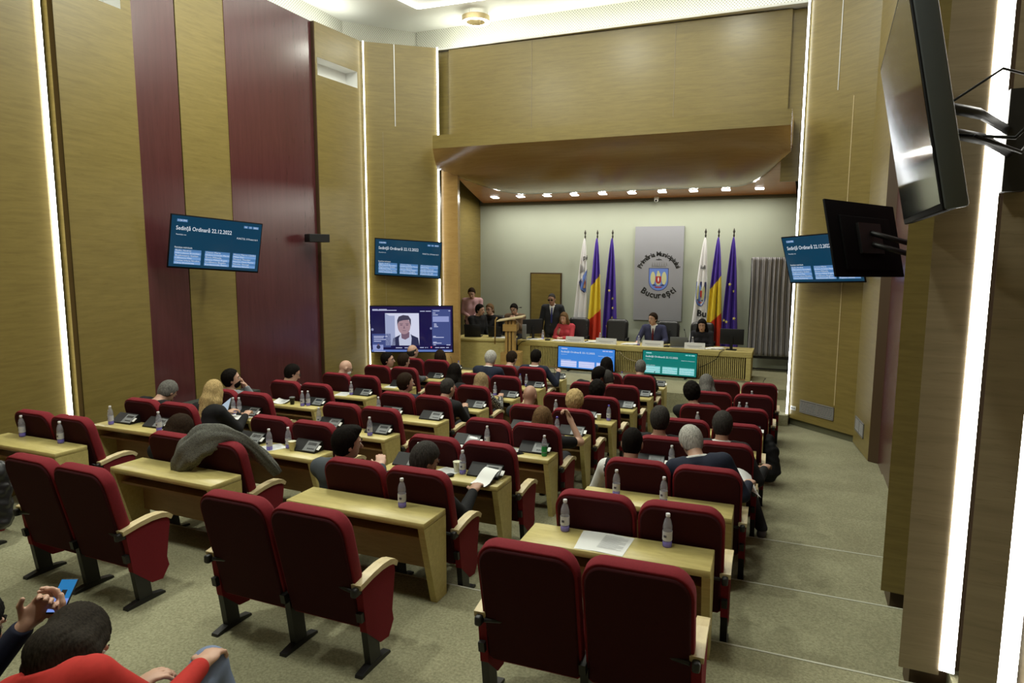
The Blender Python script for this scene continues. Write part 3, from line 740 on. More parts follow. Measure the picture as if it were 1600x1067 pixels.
for b in [('cap_white', 'R', 1, -.97, -.06, Lh), ('cap_white', 'R', 1, -.29, -.06, Rh), ('cap_white', 'M', 1, -.31, -.10, Rh), ('cap_white', 'A', 1, -.91, -.04, Lh), ('cap_white', 'A', 1, -.31, -.05, Rh),
          ('cap_white', 'R', 2, -.92, -.14, Lh), ('cap_white', 'R', 2, -.53, -.18, Rh), ('cap_white', 'M', 2, -.43, -.12, Rh), ('cap_white', 'M', 2, -.92, -.06, Lh), ('cap_white', 'B', 2, -.61, -.23, Lh), ('cap_white', 'B', 2, -.48, -.10, Rh),
          ('cap_white', 'A', 2, -1.0, -.22, Lh), ('cap_white', 'A', 2, -.24, -.21, Rh), ('cap_white', 'R', 3, -.71, -.06, 'middle'), ('cap_white', 'M', 3, -.80, -.06, Lh), ('green', 'M', 3, -.09, -.18, Rh),
          ('cap_white', 'B', 3, -.26, -.23, Rh), ('cap_white', 'B', 3, -1.12, -.08, Lh), ('cap_white', 'A', 3, -.48, -.12, 'right half, left of the pair'), ('cap_white', 'A', 3, -.41, -.09, 'right half, right of the pair'),
          ('cap_blue', 'M', 4, -.39, -.14, Rh), ('cap_white', 'B', 4, -1.08, -.06, Lh), ('cap_white', 'A', 4, -.28, -.22, 'right half, left of the pair'), ('cap_white', 'A', 4, -.21, -.18, 'right half, right of the pair'),
          ('cap_white', 'R', 5, -.82, -.05, Lh), ('cap_white', 'R', 5, -.48, -.06, Rh), ('cap_blue', 'M', 5, -.10, -.08, Rh), ('cap_white', 'M', 5, -.88, -.05, Lh), ('cap_white', 'B', 5, -.64, -.05, 'middle'), ('cap_white', 'A', 5, -.39, -.15, Rh),
          ('cap_white', 'R', 6, -.41, -.05, 'right half, left of the pair'), ('cap_white', 'R', 6, -.31, -.05, 'right half, right of the pair'), ('cap_white', 'M', 6, -1.02, -.05, Lh), ('cap_white', 'B', 6, -.44, -.05, Rh), ('cap_white', 'A', 6, -.10, -.05, Rh),
          ('cap_white', 'R', 7, -.33, -.06, Rh), ('cap_blue', 'B', 7, -.48, -.06, Rh), ('cap_white', 'B', 7, -.36, -.05, Rh), ('cap_blue', 'M', 8, -.84, -.06, Lh), ('cap_blue', 'A', 8, -.28, -.22, Rh), ('cap_white', 'R', 8, -.43, -.17, Rh), ('cap_blue', 'B', 8, -.38, -.10, Rh)]:
    bottle(*b)
def make_unit(neck):
    t = empty('delegate_microphone_unit')
    b = MB(); b.prism([(-.07, 0), (.07, 0), (.07, .092), (.055, .098), (-.07, .014)], -.155, .155, 'x'); b.build('base', M['black'], t)
    Mt = Matrix.Translation((0, -.07, .0155)) @ Matrix.Rotation(math.atan2(.084, .125), 4, 'X')
    p = MB(); p.box(.0, .15, .004, .130, 0, .004, 0, Mt); po = p.build('control_panel', M['unit_grey'], t)
    d = MB(); d.box(.022, .125, .078, .112, .004, .0055, 0, Mt); d.build('display', M['lcd'], po)
    d = MB()
    for k in range(4): d.box(.045+.022*k, .060+.022*k, .028, .040, .004, .006, 0, Mt)
    d.build('key_row', M['black'], po)
    c = MB(); c.box(.160, .192, .03, .085, .000, .003, 0, Mt @ Matrix.Translation((0, 0, .003))); c.build('badge_card', M['plastic_white'], t)
    if neck:
        g = MB(); g.tube([(-.06, .03, .05), (-.06, .04, .14), (-.05, .0, .22), (-.03, -.07, .27)], .0035, 6); g.tube([(-.03, -.07, .27), (-.02, -.10, .285)], .008, 8); g.build('gooseneck', M['black'], t)
    return t
UN = {0: make_unit(0), 1: make_unit(1)}; UNK = {k: list(v.children) for k, v in UN.items()}; _uu = set()
def unit(c, r, s, lx=None, ly=-.085, rz=0):
    k = 1 if r == 8 else 0
    o = UN[k] if k not in _uu else copy_tree(UN[k], None, UNK[k]); _uu.add(k)
    on_desk(c, r, lx if lx is not None else (-.86 if s == 'L' else -.235), ly, o, rz)
    tag(o, 'microphone unit, %s desk half, %s, %s' % ('left' if s == 'L' else 'right', ROWW[r], BLK[c]), 'microphone unit', 'delegate microphone units')
for u in [('B', 2, 'L', -1.0), ('B', 2, 'R', -.26), ('M', 2, 'L', -1.0), ('M', 2, 'R', -.22), ('A', 2, 'L', -.93), ('A', 2, 'R', -.42), ('A', 3, 'R', -.25), ('M', 3, 'L', -1.03), ('M', 3, 'R', -.24),
          ('B', 3, 'L', -.95), ('B', 3, 'R', -.20 - .04), ('A', 4, 'R', -.05 - .12), ('R', 3, 'L', -.93), ('B', 4, 'R', -.22), ('B', 4, 'L', -.86), ('M', 4, 'R', -.22), ('M', 4, 'L', -.86), ('A', 5, 'R', -.22), ('M', 5, 'R', -.44), ('B', 5, 'R', -.19),
          ('M', 6, 'R', -.20), ('M', 6, 'L', -.80), ('B', 6, 'R', -.18), ('A', 6, 'R', -.30), ('M', 7, 'R', -.20), ('B', 7, 'R', -.18), ('B', 8, 'R', -.18), ('M', 8, 'R', -.18), ('R', 5, 'R', -.19), ('R', 8, 'R', -.18), ('A', 8, 'R', -.16 - .3), ('A', 7, 'R', -.25), ('R', 4, 'L', -.9)]:
    unit(*u)
# loose papers
def paper(label, c, r, lx, ly, rz, n=1, w_=.21, l_=.297, lines=True, h=.66, cat='paper', curl=0.0):
    t = empty('paper_sheets'); mb = MB()
    for k in range(n):
        a = (k*.12 if n > 1 else 0); R_ = XF((k*.12 if n > 1 else 0, -k*.012, k*.0012), -a)
        rows = [[R_ @ Vector((-w_/2+w_*i/6, -l_/2+l_*j/8, .001+curl*((i/6-.5)**2)*4*.02+.002*math.sin(3*j+i)*(.3))) for i in range(7)] for j in range(9)]
        mb.grid(rows); b = [[p-Vector((0, 0, .0009)) for p in reversed(q)] for q in rows]; mb.grid(b)
    sh = mb.build('sheet', M['paper'], t)
    if lines:
        lm = MB(); R_ = XF(((n-1)*.12, -(n-1)*.012, (n-1)*.0012), -(n-1)*.12)
        for q in range(14):
            y = l_*.36-q*l_*.05; lm.box(-w_*.38, w_*(.38 if q % 4 else .2), y, y+.004, .0045, .0048, 0, R_)
        lm.build('print_lines', M['ink'], t)
    on_desk(c, r, lx, ly, t, rz, h); return tag(t, label, cat, 'papers on the desks')
paper('two overlapping printed sheets between the bottles on the nearest right desk', 'R', 1, -.74, -.155, .05, 2)
paper('white sheet under the water bottle, second row, left middle block', 'B', 2, -.66, -.18, -.5)
paper('white sheet beside the cream cup, second row, right middle block', 'M', 2, -.60, -.17, -.25)
paper('stack of white sheets at the left end, third row, right middle block', 'M', 3, -1.08, -.20, .3, 2)
paper('white sheet by the green bottle, third row, right middle block', 'M', 3, -.52, -.17, -.35)
paper('printed sheet before the man with white collar, third row, right aisle block', 'R', 3, -.80, -.21, .2)
paper('grey sheet in front of the blond woman, third row by the left wall', 'A', 3, -.34, -.20, .15, 2, lines=False)
paper('upright white sheet leaning on the desk, fourth row by the left wall', 'A', 4, -.72, -.12, .4, 1, curl=1.5)
paper('white sheet on the desk, fifth row by the left wall', 'A', 5, -.55, -.14, .2)
paper('white sheet on the desk, sixth row by the left wall', 'A', 6, -.40, -.14, .1)
paper('white sheet on the desk, seventh row by the left wall', 'A', 7, -.45, -.14, .1)
paper('white sheet on the desk end, sixth row, right aisle block', 'R', 6, -.12, -.16, .1)
# open notebook standing over the unit (M2)
t = empty('notebook'); nb = MB()
sect = [(-.11, .065), (-.07, .088), (0, .075), (.07, .05), (.13, .012)]
nb.grid([[(x, y, z) for (y, z) in [(.09-.035*i, [.085, .100, .092, .072, .046, .020, .012, .008][i]) for i in range(8)]] for x in (-.08, -.04, 0, .04, .08)]); nb.build('pages', M['paper'], t)
cv_ = MB(); cv_.grid([[(x, y, z-.006) for (y, z) in [(.09-.035*i, [.085, .100, .092, .072, .046, .020, .012, .008][i]) for i in range(8)]] for x in (.086, .04, 0, -.04, -.086)]); cv_.build('cover', M['black'], t)
on_desk('M', 2, -.13, -.21, t, -.25); tag(t, 'open white notebook lying over the microphone unit, second row, right middle block', 'notebook')
def cup(label, c, r, lx, ly, mat='cup', h=.095, rr=.038, name='paper_cup', lid=None):
    t = empty(name); b = MB()
    b.lathe([(rr*.72, 0), (rr, h), (rr*1.06, h+.002), (rr*.94, h+.002), (rr*.68, .006)], 18); b.build('cup_body', M[mat], t)
    if lid: MB().lathe([(rr*1.08, h-.004), (rr*1.08, h+.008), (rr*.9, h+.012)], 18).build('lid', M[lid], t)
    on_desk(c, r, lx, ly, t); return tag(t, label, 'cup', 'cups on the desks')
cup('cream paper cup beside the bottle, second row, left middle block', 'B', 2, -.385, -.15)
cup('cream paper cup left of the water bottle, second row, right middle block', 'M', 2, -.50, -.09)
cup('white plastic cup beside the bottle, fifth row, right middle block', 'M', 5, -.235, -.10, 'plastic_white', .08, .034)
cup('dark coffee cup with lid, fourth row by the left wall', 'A', 4, -.48, -.20, 'black', .10, .038, lid='unit_grey')
def small_box(name, label, cat, c, r, lx, ly, sx, sy, sz, mat, rz=0, rad=.004):
    t = empty(name); b = MB(); b.rbox(-sx/2, sx/2, -sy/2, sy/2, 0, sz, min(rad, sz*.45)); b.build('case', mat, t)
    if name == 'smartphone': MB().box(-sx/2+.004, sx/2-.004, -sy/2+.006, sy/2-.006, sz, sz+.0006).build('screen', M['black_gloss'], t)
    on_desk(c, r, lx, ly, t, rz); return tag(t, label, cat)
small_box('smartphone', 'black smartphone beside the paper stack, third row, right middle block', 'phone', 'M', 3, -.38, -.24, .075, .15, .009, M['black'], -.6)
small_box('wallet', 'dark wallet before the unit, fourth row, right middle block', 'wallet', 'M', 4, -.33, -.24, .09, .12, .014, flat('oxblood leather', (.04, .008, .012, 1)), -.3)
t = empty('computer_mouse'); MB().ball((0, 0, .014), .03, 8, 0, (1, 1.5, .5)).build('shell', M['black'], t)
on_desk('M', 2, -.50, -.235, t, -.6); tag(t, 'small black mouse in front of the cream cup, second row', 'mouse')
def laptop(label, x, y, z, rz, open_=105, w_=.34, d_=.23, scr=None, mat='unit_grey'):
    t = empty('laptop', (x, y, z), rz)
    b = MB(); b.rbox(-w_/2, w_/2, -d_/2, d_/2, 0, .016, .004); b.build('base', M[mat], t)
    MB().box(-w_/2+.02, w_/2-.02, -.02, d_/2-.02, .016, .018).build('keyboard', M['black'], t)
    Ml = Matrix.Translation((0, d_/2-.004, .012)) @ Matrix.Rotation(math.radians(90-open_), 4, 'X')
    l = MB(); l.rbox(-w_/2, w_/2, -.003, .006, 0, d_, .003, 1, 0, Ml); lo = l.build('lid', M[mat], t)
    s = MB(); s.box(-w_/2+.012, w_/2-.012, -.0045, -.003, .014, d_-.012, 0, Ml); s.build('screen', scr or M['black_gloss'], lo)
    return tag(t, label, 'laptop')
x, y = grid_pt('A', 3, -.80, -.13)
laptop('open laptop with pale screen beside the blond woman, third row', x, y, FZ[3]+.661, -.35, 108, .33, .22, screen_mat('pale laptop screen', (.42, .52, .62, 1), .9))

# ---------------------------------------------------------------- people: smooth bodies from blended limb volumes
class Field:
    def __init__(s, lo, hi, res):
        s.lo = np.array(lo, float); s.res = res
        n = np.ceil((np.array(hi)-s.lo)/res).astype(int)+1
        s.ax = [s.lo[i]+res*np.arange(n[i]) for i in range(3)]
        s.v = np.full(n, 1.0, np.float32)
    def _sl(s, lo, hi):
        o = []
        for i in range(3):
            a = int(np.clip(np.floor((lo[i]-s.lo[i])/s.res), 0, s.v.shape[i])); b = int(np.clip(np.ceil((hi[i]-s.lo[i])/s.res)+1, 0, s.v.shape[i]))
            if b <= a: return None
            o.append(slice(a, b))
        return tuple(o)
    def _pts(s, sl):
        return np.meshgrid(s.ax[0][sl[0]], s.ax[1][sl[1]], s.ax[2][sl[2]], indexing='ij')
    def _min(s, sl, d, k):
        a = s.v[sl]
        if k <= 0: s.v[sl] = np.minimum(a, d); return
        h = np.clip(.5+.5*(a-d)/k, 0, 1); s.v[sl] = a*(1-h)+d*h-k*h*(1-h)
    def cap(s, a, b, ra, rb=None, k=.02):
        rb = ra if rb is None else rb
        a = np.array(a, float); b = np.array(b, float); m = max(ra, rb)+k+3*s.res
        sl = s._sl(np.minimum(a, b)-m, np.maximum(a, b)+m)
        if sl is None: return s
        X, Y, Z = s._pts(sl); ab = b-a; L = max(ab @ ab, 1e-9)
        t = np.clip(((X-a[0])*ab[0]+(Y-a[1])*ab[1]+(Z-a[2])*ab[2])/L, 0, 1)
        d = np.sqrt((X-a[0]-t*ab[0])**2+(Y-a[1]-t*ab[1])**2+(Z-a[2]-t*ab[2])**2)-(ra+(rb-ra)*t)
        s._min(sl, d, k); return s
    def _ell(s, c, R, rad, pad):
        c = np.array(c, float); rad = np.array(rad, float); m = max(rad)+pad
        sl = s._sl(c-m, c+m)
        if sl is None: return None, None
        X, Y, Z = s._pts(sl); X = X-c[0]; Y = Y-c[1]; Z = Z-c[2]
        R = np.eye(3) if R is None else R
        p = [R[0, i]*X+R[1, i]*Y+R[2, i]*Z for i in range(3)]
        k0 = np.sqrt(sum((p[i]/rad[i])**2 for i in range(3))); k1 = np.sqrt(sum((p[i]/rad[i]**2)**2 for i in range(3)))
        return sl, k0*(k0-1)/np.maximum(k1, 1e-6)
    def ell(s, c, R, rad, k=.02):
        sl, d = s._ell(c, R, rad, k+3*s.res)
        if sl is not None: s._min(sl, d, k)
        return s
    def dig(s, c, R, rad, k=.008):
        sl, d = s._ell(c, R, rad, k+3*s.res)
        if sl is None: return s
        a = s.v[sl]; b = -d; h = np.clip(.5-.5*(a-b)/k, 0, 1) if k > 0 else 0
        s.v[sl] = np.maximum(a, b) if k <= 0 else a*(1-h)+b*h+k*h*(1-h); return s
    def local(s, c, R):
        X, Y, Z = np.meshgrid(*s.ax, indexing='ij', sparse=True); X = X-c[0]; Y = Y-c[1]; Z = Z-c[2]
        return [R[0, i]*X+R[1, i]*Y+R[2, i]*Z for i in range(3)]
    def keep(s, d):
        s.v = np.maximum(s.v, d.astype(np.float32)); return s
    def mesh(s):
        v = s.v; v[0] = v[-1] = 1; v[:, 0] = v[:, -1] = 1; v[:, :, 0] = v[:, :, -1] = 1
        ins = v < 0; C = [(i, j, k) for i in (0, 1) for j in (0, 1) for k in (0, 1)]
        n = np.array(v.shape)-1
        def sh(a, o): return a[o[0]:o[0]+n[0], o[1]:o[1]+n[1], o[2]:o[2]+n[2]]
        cnt = sum(sh(ins, o).astype(np.int8) for o in C); act = (cnt > 0) & (cnt < 8)
        idx = np.argwhere(act)
        if len(idx) == 0: return np.zeros((0, 3)), np.zeros((0, 4), int)
        cv = {o: v[idx[:, 0]+o[0], idx[:, 1]+o[1], idx[:, 2]+o[2]] for o in C}
        acc = np.zeros((len(idx), 3)); num = np.zeros(len(idx))
        for o in C:
            for ax in range(3):
                if o[ax]: continue
                q = list(o); q[ax] = 1; q = tuple(q); a, b = cv[o], cv[q]; cr = (a < 0) != (b < 0)
                t = np.where(cr, a/np.where(cr, a-b, 1), 0); p = np.tile(np.array(o, float), (len(idx), 1)); p[:, ax] += t
                acc += p*cr[:, None]; num += cr
        P = s.lo+(idx+acc/num[:, None])*s.res
        im = np.full(tuple(n), -1, np.int64); im[tuple(idx.T)] = np.arange(len(idx)); F = []
        for ax in range(3):
            o1, o2 = [(1, 2), (2, 0), (0, 1)][ax]
            a = np.take(ins, range(0, v.shape[ax]-1), ax); b = np.take(ins, range(1, v.shape[ax]), ax)
            e = np.argwhere(a != b); e = e[(e[:, o1] > 0) & (e[:, o2] > 0) & (e[:, o1] < n[o1]) & (e[:, o2] < n[o2])]
            def g(d1, d2):
                q = e.copy(); q[:, o1] -= d1; q[:, o2] -= d2; return im[tuple(q.T)]
            quad = np.stack([g(1, 1), g(0, 1), g(0, 0), g(1, 0)], 1); fl = ~ins[tuple(e.T)]
            quad[fl] = quad[fl][:, ::-1]; F.append(quad)
        F = np.concatenate(F); F = F[(F >= 0).all(1)]
        return P, F
    def build(s, name, mats, parent=None, mif=None):
        P, F = s.mesh(); me = bpy.data.meshes.new(name)
        me.vertices.add(len(P)); me.vertices.foreach_set('co', P.astype(np.float32).ravel())
        me.loops.add(len(F)*4); me.loops.foreach_set('vertex_index', F.astype(np.int32).ravel())
        me.polygons.add(len(F)); me.polygons.foreach_set('loop_start', np.arange(0, len(F)*4, 4, dtype=np.int32))
        me.polygons.foreach_set('use_smooth', np.ones(len(F), bool))
        for m in (mats if isinstance(mats, (list, tuple)) else [mats]): me.materials.append(m)
        if mif is not None and len(F): me.polygons.foreach_set('material_index', mif(P[F].mean(1)).astype(np.int32))
        me.update(calc_edges=True); me.validate()
        return link_mesh(name, me, parent)
def rotm(ax, a):
    c, s = math.cos(a), math.sin(a)
    return np.array({'x': [[1, 0, 0], [0, c, -s], [0, s, c]], 'y': [[c, 0, s], [0, 1, 0], [-s, 0, c]], 'z': [[c, -s, 0], [s, c, 0], [0, 0, 1]]}[ax])
def nrm(v): return np.array(v, float)/max(1e-9, np.linalg.norm(v))
SKIN = {'fair': flat('fair skin', (.50, .30, .215, 1), rough=.5, noise=.05, nscale=12), 'tan': flat('tan skin', (.36, .20, .135, 1), rough=.5, noise=.05, nscale=12),
        'dark': flat('olive skin', (.25, .135, .09, 1), rough=.5, noise=.05, nscale=12)}
_CL = {}
def cloth(col, rough=.85, key=None):
    k = key or ('fabric', tuple(round(c, 4) for c in col))
    if k not in _CL: _CL[k] = flat('fabric %d' % len(_CL), col, rough=rough, spec=.25, noise=.12, nscale=40)
    return _CL[k]
def hairm(col):
    k = ('hair', tuple(round(c, 4) for c in col))
    if k in _CL: return _CL[k]
    m, N, L, P = new_mat('hair %d' % len(_CL)); tc = N.new('ShaderNodeTexCoord'); mp = N.new('ShaderNodeMapping'); mp.inputs['Scale'].default_value = (90, 90, 9)
    t = N.new('ShaderNodeTexNoise'); t.inputs['Scale'].default_value = 1.5; t.inputs['Detail'].default_value = 3
    L.new(tc.outputs['Object'], mp.inputs['Vector']); L.new(mp.outputs['Vector'], t.inputs['Vector'])
    r = N.new('ShaderNodeValToRGB'); r.color_ramp.elements[0].position = .32; r.color_ramp.elements[1].position = .68
    r.color_ramp.elements[0].color = tuple(c*.55 for c in col[:3])+(1,); r.color_ramp.elements[1].color = tuple(min(1, c*1.45) for c in col[:3])+(1,)
    L.new(t.outputs['Fac'], r.inputs['Fac']); L.new(r.outputs['Color'], P.inputs['Base Color']); P.inputs['Roughness'].default_value = .75; P.inputs['Specular IOR Level'].default_value = .06
    b = N.new('ShaderNodeBump'); b.inputs['Strength'].default_value = .25; b.inputs['Distance'].default_value = .004
    L.new(t.outputs['Fac'], b.inputs['Height']); L.new(b.outputs['Normal'], P.inputs['Normal'])
    _CL[k] = m; return m
BLACKH = (.007, .0055, .0045, 1); BROWNH = (.020, .012, .007, 1); GREYH = (.12, .115, .105, 1); DGREY = (.036, .033, .030, 1); WHITEH = (.36, .35, .32, 1); BLOND = (.38, .275, .125, 1); LBROWN = (.115, .068, .032, 1); DBLOND = (.23, .165, .085, 1)
M_EYE = [flat('eye white', (.62, .60, .56, 1), rough=.3), flat('dark iris', (.03, .02, .012, 1), rough=.2)]
M_LIP = flat('lips', (.30, .105, .09, 1), rough=.5)

HEADLOG = []
PS = 1.15    # the hall is laid out a little over life size; the figures follow the same scale

HEADFIX = {'grey-haired person in black jacket leaning forward, third row by left wall': (-0.227, -0.03, -0.076),
           'woman with long blond hair and black jacket at a laptop': (0.023, 0.0, -0.089),
           'bearded man in grey jacket holding hand to his chin': (-0.053, -0.01, -0.021),
           'dark-haired man in white shirt looking down, fifth row by left wall': (-0.214, -0.02, -0.003),
           'bald man with glasses and face mask, sixth row by left wall': (-0.16, -0.01, -0.062),
           'dark-haired man in beige shirt turned to the right below the large screen': (0.049, 0.0, -0.07),
           'man with short dark hair and grey jacket, seventh row by left wall': (-0.208, -0.02, -0.084),
           'balding man close under the large screen': (-0.151, -0.01, -0.053),
           'dark-haired woman under the right corner of the large screen': (-0.055, -0.01, -0.078),
           'dark-haired person slumped low in the second row, only the hair shows': (-0.209, -0.02, -0.017),
           'man with dark hair and navy jacket, fifth row, left middle block': (-0.058, -0.01, -0.062),
           'man with cropped grey hair and black pullover, fifth row': (-0.108, -0.01, -0.095),
           'woman with dark pinned hair and black top, sixth row': (0.002, 0.0, -0.04),
           'blond woman with black and white patterned sleeves, sixth row': (-0.074, -0.01, -0.153),
           'white-haired man in dark navy suit beside the lectern side': (-0.078, 0.0, 0.034),
           'man with dark hair and grey suit bending forward near the lectern': (-0.085, 0.0, -0.014),
           'dark-haired man in navy suit raising his right hand by the blue screen': (-0.041, 0.0, 0.002),
           'man with dark slicked hair and grey suit, second row': (-0.193, -0.02, -0.05),
           'man with short greying hair and black jacket bent over, second row': (-0.24, -0.02, -0.06),
           'woman with long light brown hair raising her bare right arm': (-0.034, -0.01, -0.166),
           'bald man seen from behind, fifth row, right middle block': (-0.134, -0.01, -0.063),
           'woman with short blond hair, fifth row, right middle block': (-0.122, 0.0, -0.033),
           'person with dark curly hair sunk behind the seat back, sixth row': (-0.133, -0.01, -0.073),
           'black-haired man in black jacket leaning to his right neighbour': (-0.116, 0.0, -0.039),
           'man with cropped hair and blue jacket talking to left neighbour': (-0.075, -0.01, -0.087),
           'black-haired woman in red top in front of the blue screen': (-0.089, -0.01, -0.072),
           'bald man in black quilted jacket beside the green screen': (-0.084, 0.0, -0.043),
           'man with dark crew cut, white collar and black sweater, third row': (-0.063, -0.01, -0.056),
           'white-haired man in dark navy suit leaning over, third row': (0.045, 0.0, 0.005),
           'man with dark grey hair and black jacket, fourth row, right block': (-0.049, 0.0, -0.028),
           'man in dark suit with white collar and elbow in the aisle': (-0.048, 0.0, -0.061),
           'person with dark curly hair, sixth row, right aisle block': (0.049, 0.0, 0.016),
           'person with grey beige hair, seventh row, right aisle block': (-0.0, 0.0, -0.029),
           'person with dark hair, red garment and blue jeans bending forward, close to camera': (0.025, -0.09, -0.061),
           'person with dark hair in black holding a phone, cut by left edge': (0.2, -0.01, -0.152),
           'woman with light brown hair and red jacket at the presidium': (-0.211, -0.05, -0.022),
           'man in navy suit with dark red tie at the presidium': (-0.021, 0.0, 0.03),
           'black-haired woman in black looking down at the presidium': (0.015, -0.01, -0.045),
           'standing man with dark glasses, black cardigan and blue tie': (-0.045, -0.04, -0.195),
           'standing man in pink shirt with lanyard, looking down at phone': (-0.109, -0.05, -0.082),
           'woman with glasses and tied brown hair at the side table': (-0.018, 0.02, 0.131),
           'man in black seen in profile behind the lectern': (-0.286, -0.07, 0.154),
           'man in brown sweater with both hands before his mouth': (0.079, 0.05, 0.168)}
def person(label, loc, rz, seated=True, lean=4, side=0, twist=0, hp=0, hy=0, hr=0, hands=None, size=1.0, skin='fair', hair='short', hcol=BROWNH,
           top=(.02, .02, .025, 1), style='jacket', shirt=None, tie=None, legs=(.02, .02, .024, 1), shoes=(.012, .01, .009, 1), glasses=False, beard=None, mask=False,
           res=.013, vest=None, curl=(.5, .6), pelvis=None, knees=None, group='people seated in the hall', extra=None, female=False, hx=None, top_mif=None, top_mats=None, palm=None):
    s = size*PS; S = lambda p: np.array(p, float)
    FIXN = HEADFIX.get(label, (0, 0, 0)); loc = (loc[0]+FIXN[0], loc[1]+FIXN[1], loc[2])
    pel = S((0, 0, FIXN[2]))+S(pelvis if pelvis is not None else (0, .08 if group == 'people seated in the hall' else .03, .485 if seated else .93*s))
    RT = rotm('z', math.radians(twist)) @ rotm('y', math.radians(side)) @ rotm('x', -math.radians(lean-(8 if group == 'people seated in the hall' else 0)))
    TV = .90 if seated else 1.0
    T = lambda p: pel + RT @ (S((p[0], p[1], p[2]*TV))*s)
    RH = RT @ rotm('z', math.radians(hy)) @ rotm('y', math.radians(hr)) @ rotm('x', -math.radians(hp))
    nb = T((0, -.008, .505)); Hd = lambda p: nb + RH @ (S(p)*s)
    hc = Hd((0, .030, .150))      # centre of the skull
    hd = lambda p: hc + RH @ (S(p)*s)
    sw = .165 if female else .190
    sho = {-1: T((-sw, -.015, .448)), 1: T((sw, -.015, .448))}
    floor = 0.0
    if seated: kn = {-1: S((-.13, .53, .47)), 1: S((.13, .53, .47))}; an = {-1: S((-.14, .50, .085)), 1: S((.14, .50, .085))}
    else: kn = {-1: S((-.10, .02, .49*s)), 1: S((.10, .02, .49*s))}; an = {-1: S((-.11, 0, .085)), 1: S((.11, 0, .085))}
    if knees:
        for q in (-1, 1): kn[q] = S(knees[q][0]); an[q] = S(knees[q][1])
    hip = {q: pel+S((q*.095*s, .01, -.03)) for q in (-1, 1)}
    # arms by two-bone reach
    hands = hands or {}
    arm = {}
    for q in (-1, 1):
        tgt = S(hands.get(q, (q*.15, .46, .70) if seated else (q*.25, .05, .80*s)))
        a, b = .275*s, .245*s; d = tgt-sho[q]; D = np.linalg.norm(d); D2 = min(D, (a+b)*.985); dn = d/D
        x = (a*a-b*b+D2*D2)/(2*D2); hgt = math.sqrt(max(0, a*a-x*x))
        pole = S((q*.55, -.25, -1)); pole = pole-dn*(pole @ dn); pole = nrm(pole)
        el = sho[q]+dn*x+pole*hgt; wr = sho[q]+dn*D2; arm[q] = (el, wr)
    allp = [pel, hc]+list(sho.values())+list(kn.values())+list(an.values())+[p for q in arm.values() for p in q]
    lo = np.min(allp, 0)-.24; hi = np.max(allp, 0)+.24; lo[2] = min(lo[2], -.02)
    # ---- one continuous body
    f = Field(lo, hi, res); k = .03
    _cz, _sz = math.cos(rz), math.sin(rz); HEADLOG.append((label, loc[0]+hc[0]*_cz-hc[1]*_sz, loc[1]+hc[0]*_sz+hc[1]*_cz, loc[2]+hc[2]))
    def trunk(f, g, low=True):
        if low: f.cap(pel+RT @ S((-.075*s, 0, 0)), pel+RT @ S((.075*s, 0, 0)), .105*s+g, k=k)
        for q in (-1, 1):
            f.cap(T((q*.055, .012, .08)), T((q*.06, .0, .25)), .098*s+g, .105*s+g, k=.05)
            f.cap(T((q*.06, 0, .25)), T((q*(.072 if not female else .062), -.012, .39)), .105*s+g, .097*s+g, k=.05)
            f.cap(T((q*.03, -.018, .448)), T((q*(sw-.022), -.018, .446)), .068*s+g, .060*s+g, k=.05)
        if female:
            for q in (-1, 1): f.ell(T((q*.065, .085, .31)), RT, S((.06, .05, .06))*s+g, k=.03)
    trunk(f, -.006)
    f.cap(T((0, -.022, .44)), Hd((0, .008, .10)), .058*s, .052*s, k=.035)
    # head
    f.ell(hd((0, -.008, .018)), RH, S((.074, .094, .098))*s, k=.02)
    f.ell(hd((0, .022, -.045)), RH, S((.058, .066, .072))*s, k=.035)
    f.ell(hd((0, .058, -.088)), RH, S((.026, .024, .020))*s, k=.025)
    for q in (-1, 1):
        f.ell(hd((q*.077, -.008, -.012)), RH, S((.010, .020, .032))*s, k=.006)
        f.dig(hd((q*.032, .094, .006)), RH, S((.020, .014, .012))*s, k=.012)
        f.ell(hd((q*.030, .080, .026)), RH, S((.024, .012, .008))*s, k=.014)
    f.cap(hd((0, .084, .010)), hd((0, .108, -.030)), .009*s, .0145*s, k=.012)
    f.ell(hd((0, .082, -.062)), RH, S((.022, .012, .011))*s, k=.010)
    def limb_arm(f, q, g, tail=0.0):
        el, wr = arm[q]; f.cap(sho[q], el, .052*s+g, .042*s+g, k=.03); f.cap(el, wr-(wr-el)*tail, .042*s+g, .029*s+g*.8, k=.02)
    hres = {}
    for q in (-1, 1):
        limb_arm(f, q, -.006)
        el, wr = arm[q]; fd = nrm(wr-el); 
        pn = S((palm or {}).get(q, (0, 0, -1))); pn = nrm(pn-fd*(pn @ fd)); sd = np.cross(pn, fd); th = -q*sd*1.0
        R = np.stack([sd, fd, pn], 1)
        f.cap(wr-fd*.02, wr+fd*.02, .027*s, .026*s, k=.015); f.ell(wr+fd*.055*s, R, S((.041, .052, .017))*s, k=.014)
        c1, c2 = curl
        for i, (o, ln) in enumerate(((-.030, .86), (-.010, 1.0), (.011, .95), (.031, .76))):
            oo = o*(1 if q > 0 else -1)*1.0
            # order fingers so that the little finger is away from the thumb
            b0 = wr+fd*(.095-abs(o)*.25)*s+sd*oo*s*(1 if q > 0 else 1)
            d1 = nrm(fd*math.cos(c1)+pn*math.sin(c1)); d2 = nrm(fd*math.cos(c1+c2)+pn*math.sin(c1+c2)); d3 = nrm(fd*math.cos(c1+1.7*c2)+pn*math.sin(c1+1.7*c2))
            p1 = b0+d1*.040*ln*s; p2 = p1+d2*.026*ln*s; p3 = p2+d3*.020*ln*s; rr = .0092*s
            f.cap(b0, p1, rr, rr*.95, k=.006); f.cap(p1, p2, rr*.95, rr*.9, k=.003); f.cap(p2, p3, rr*.9, rr*.8, k=.003)
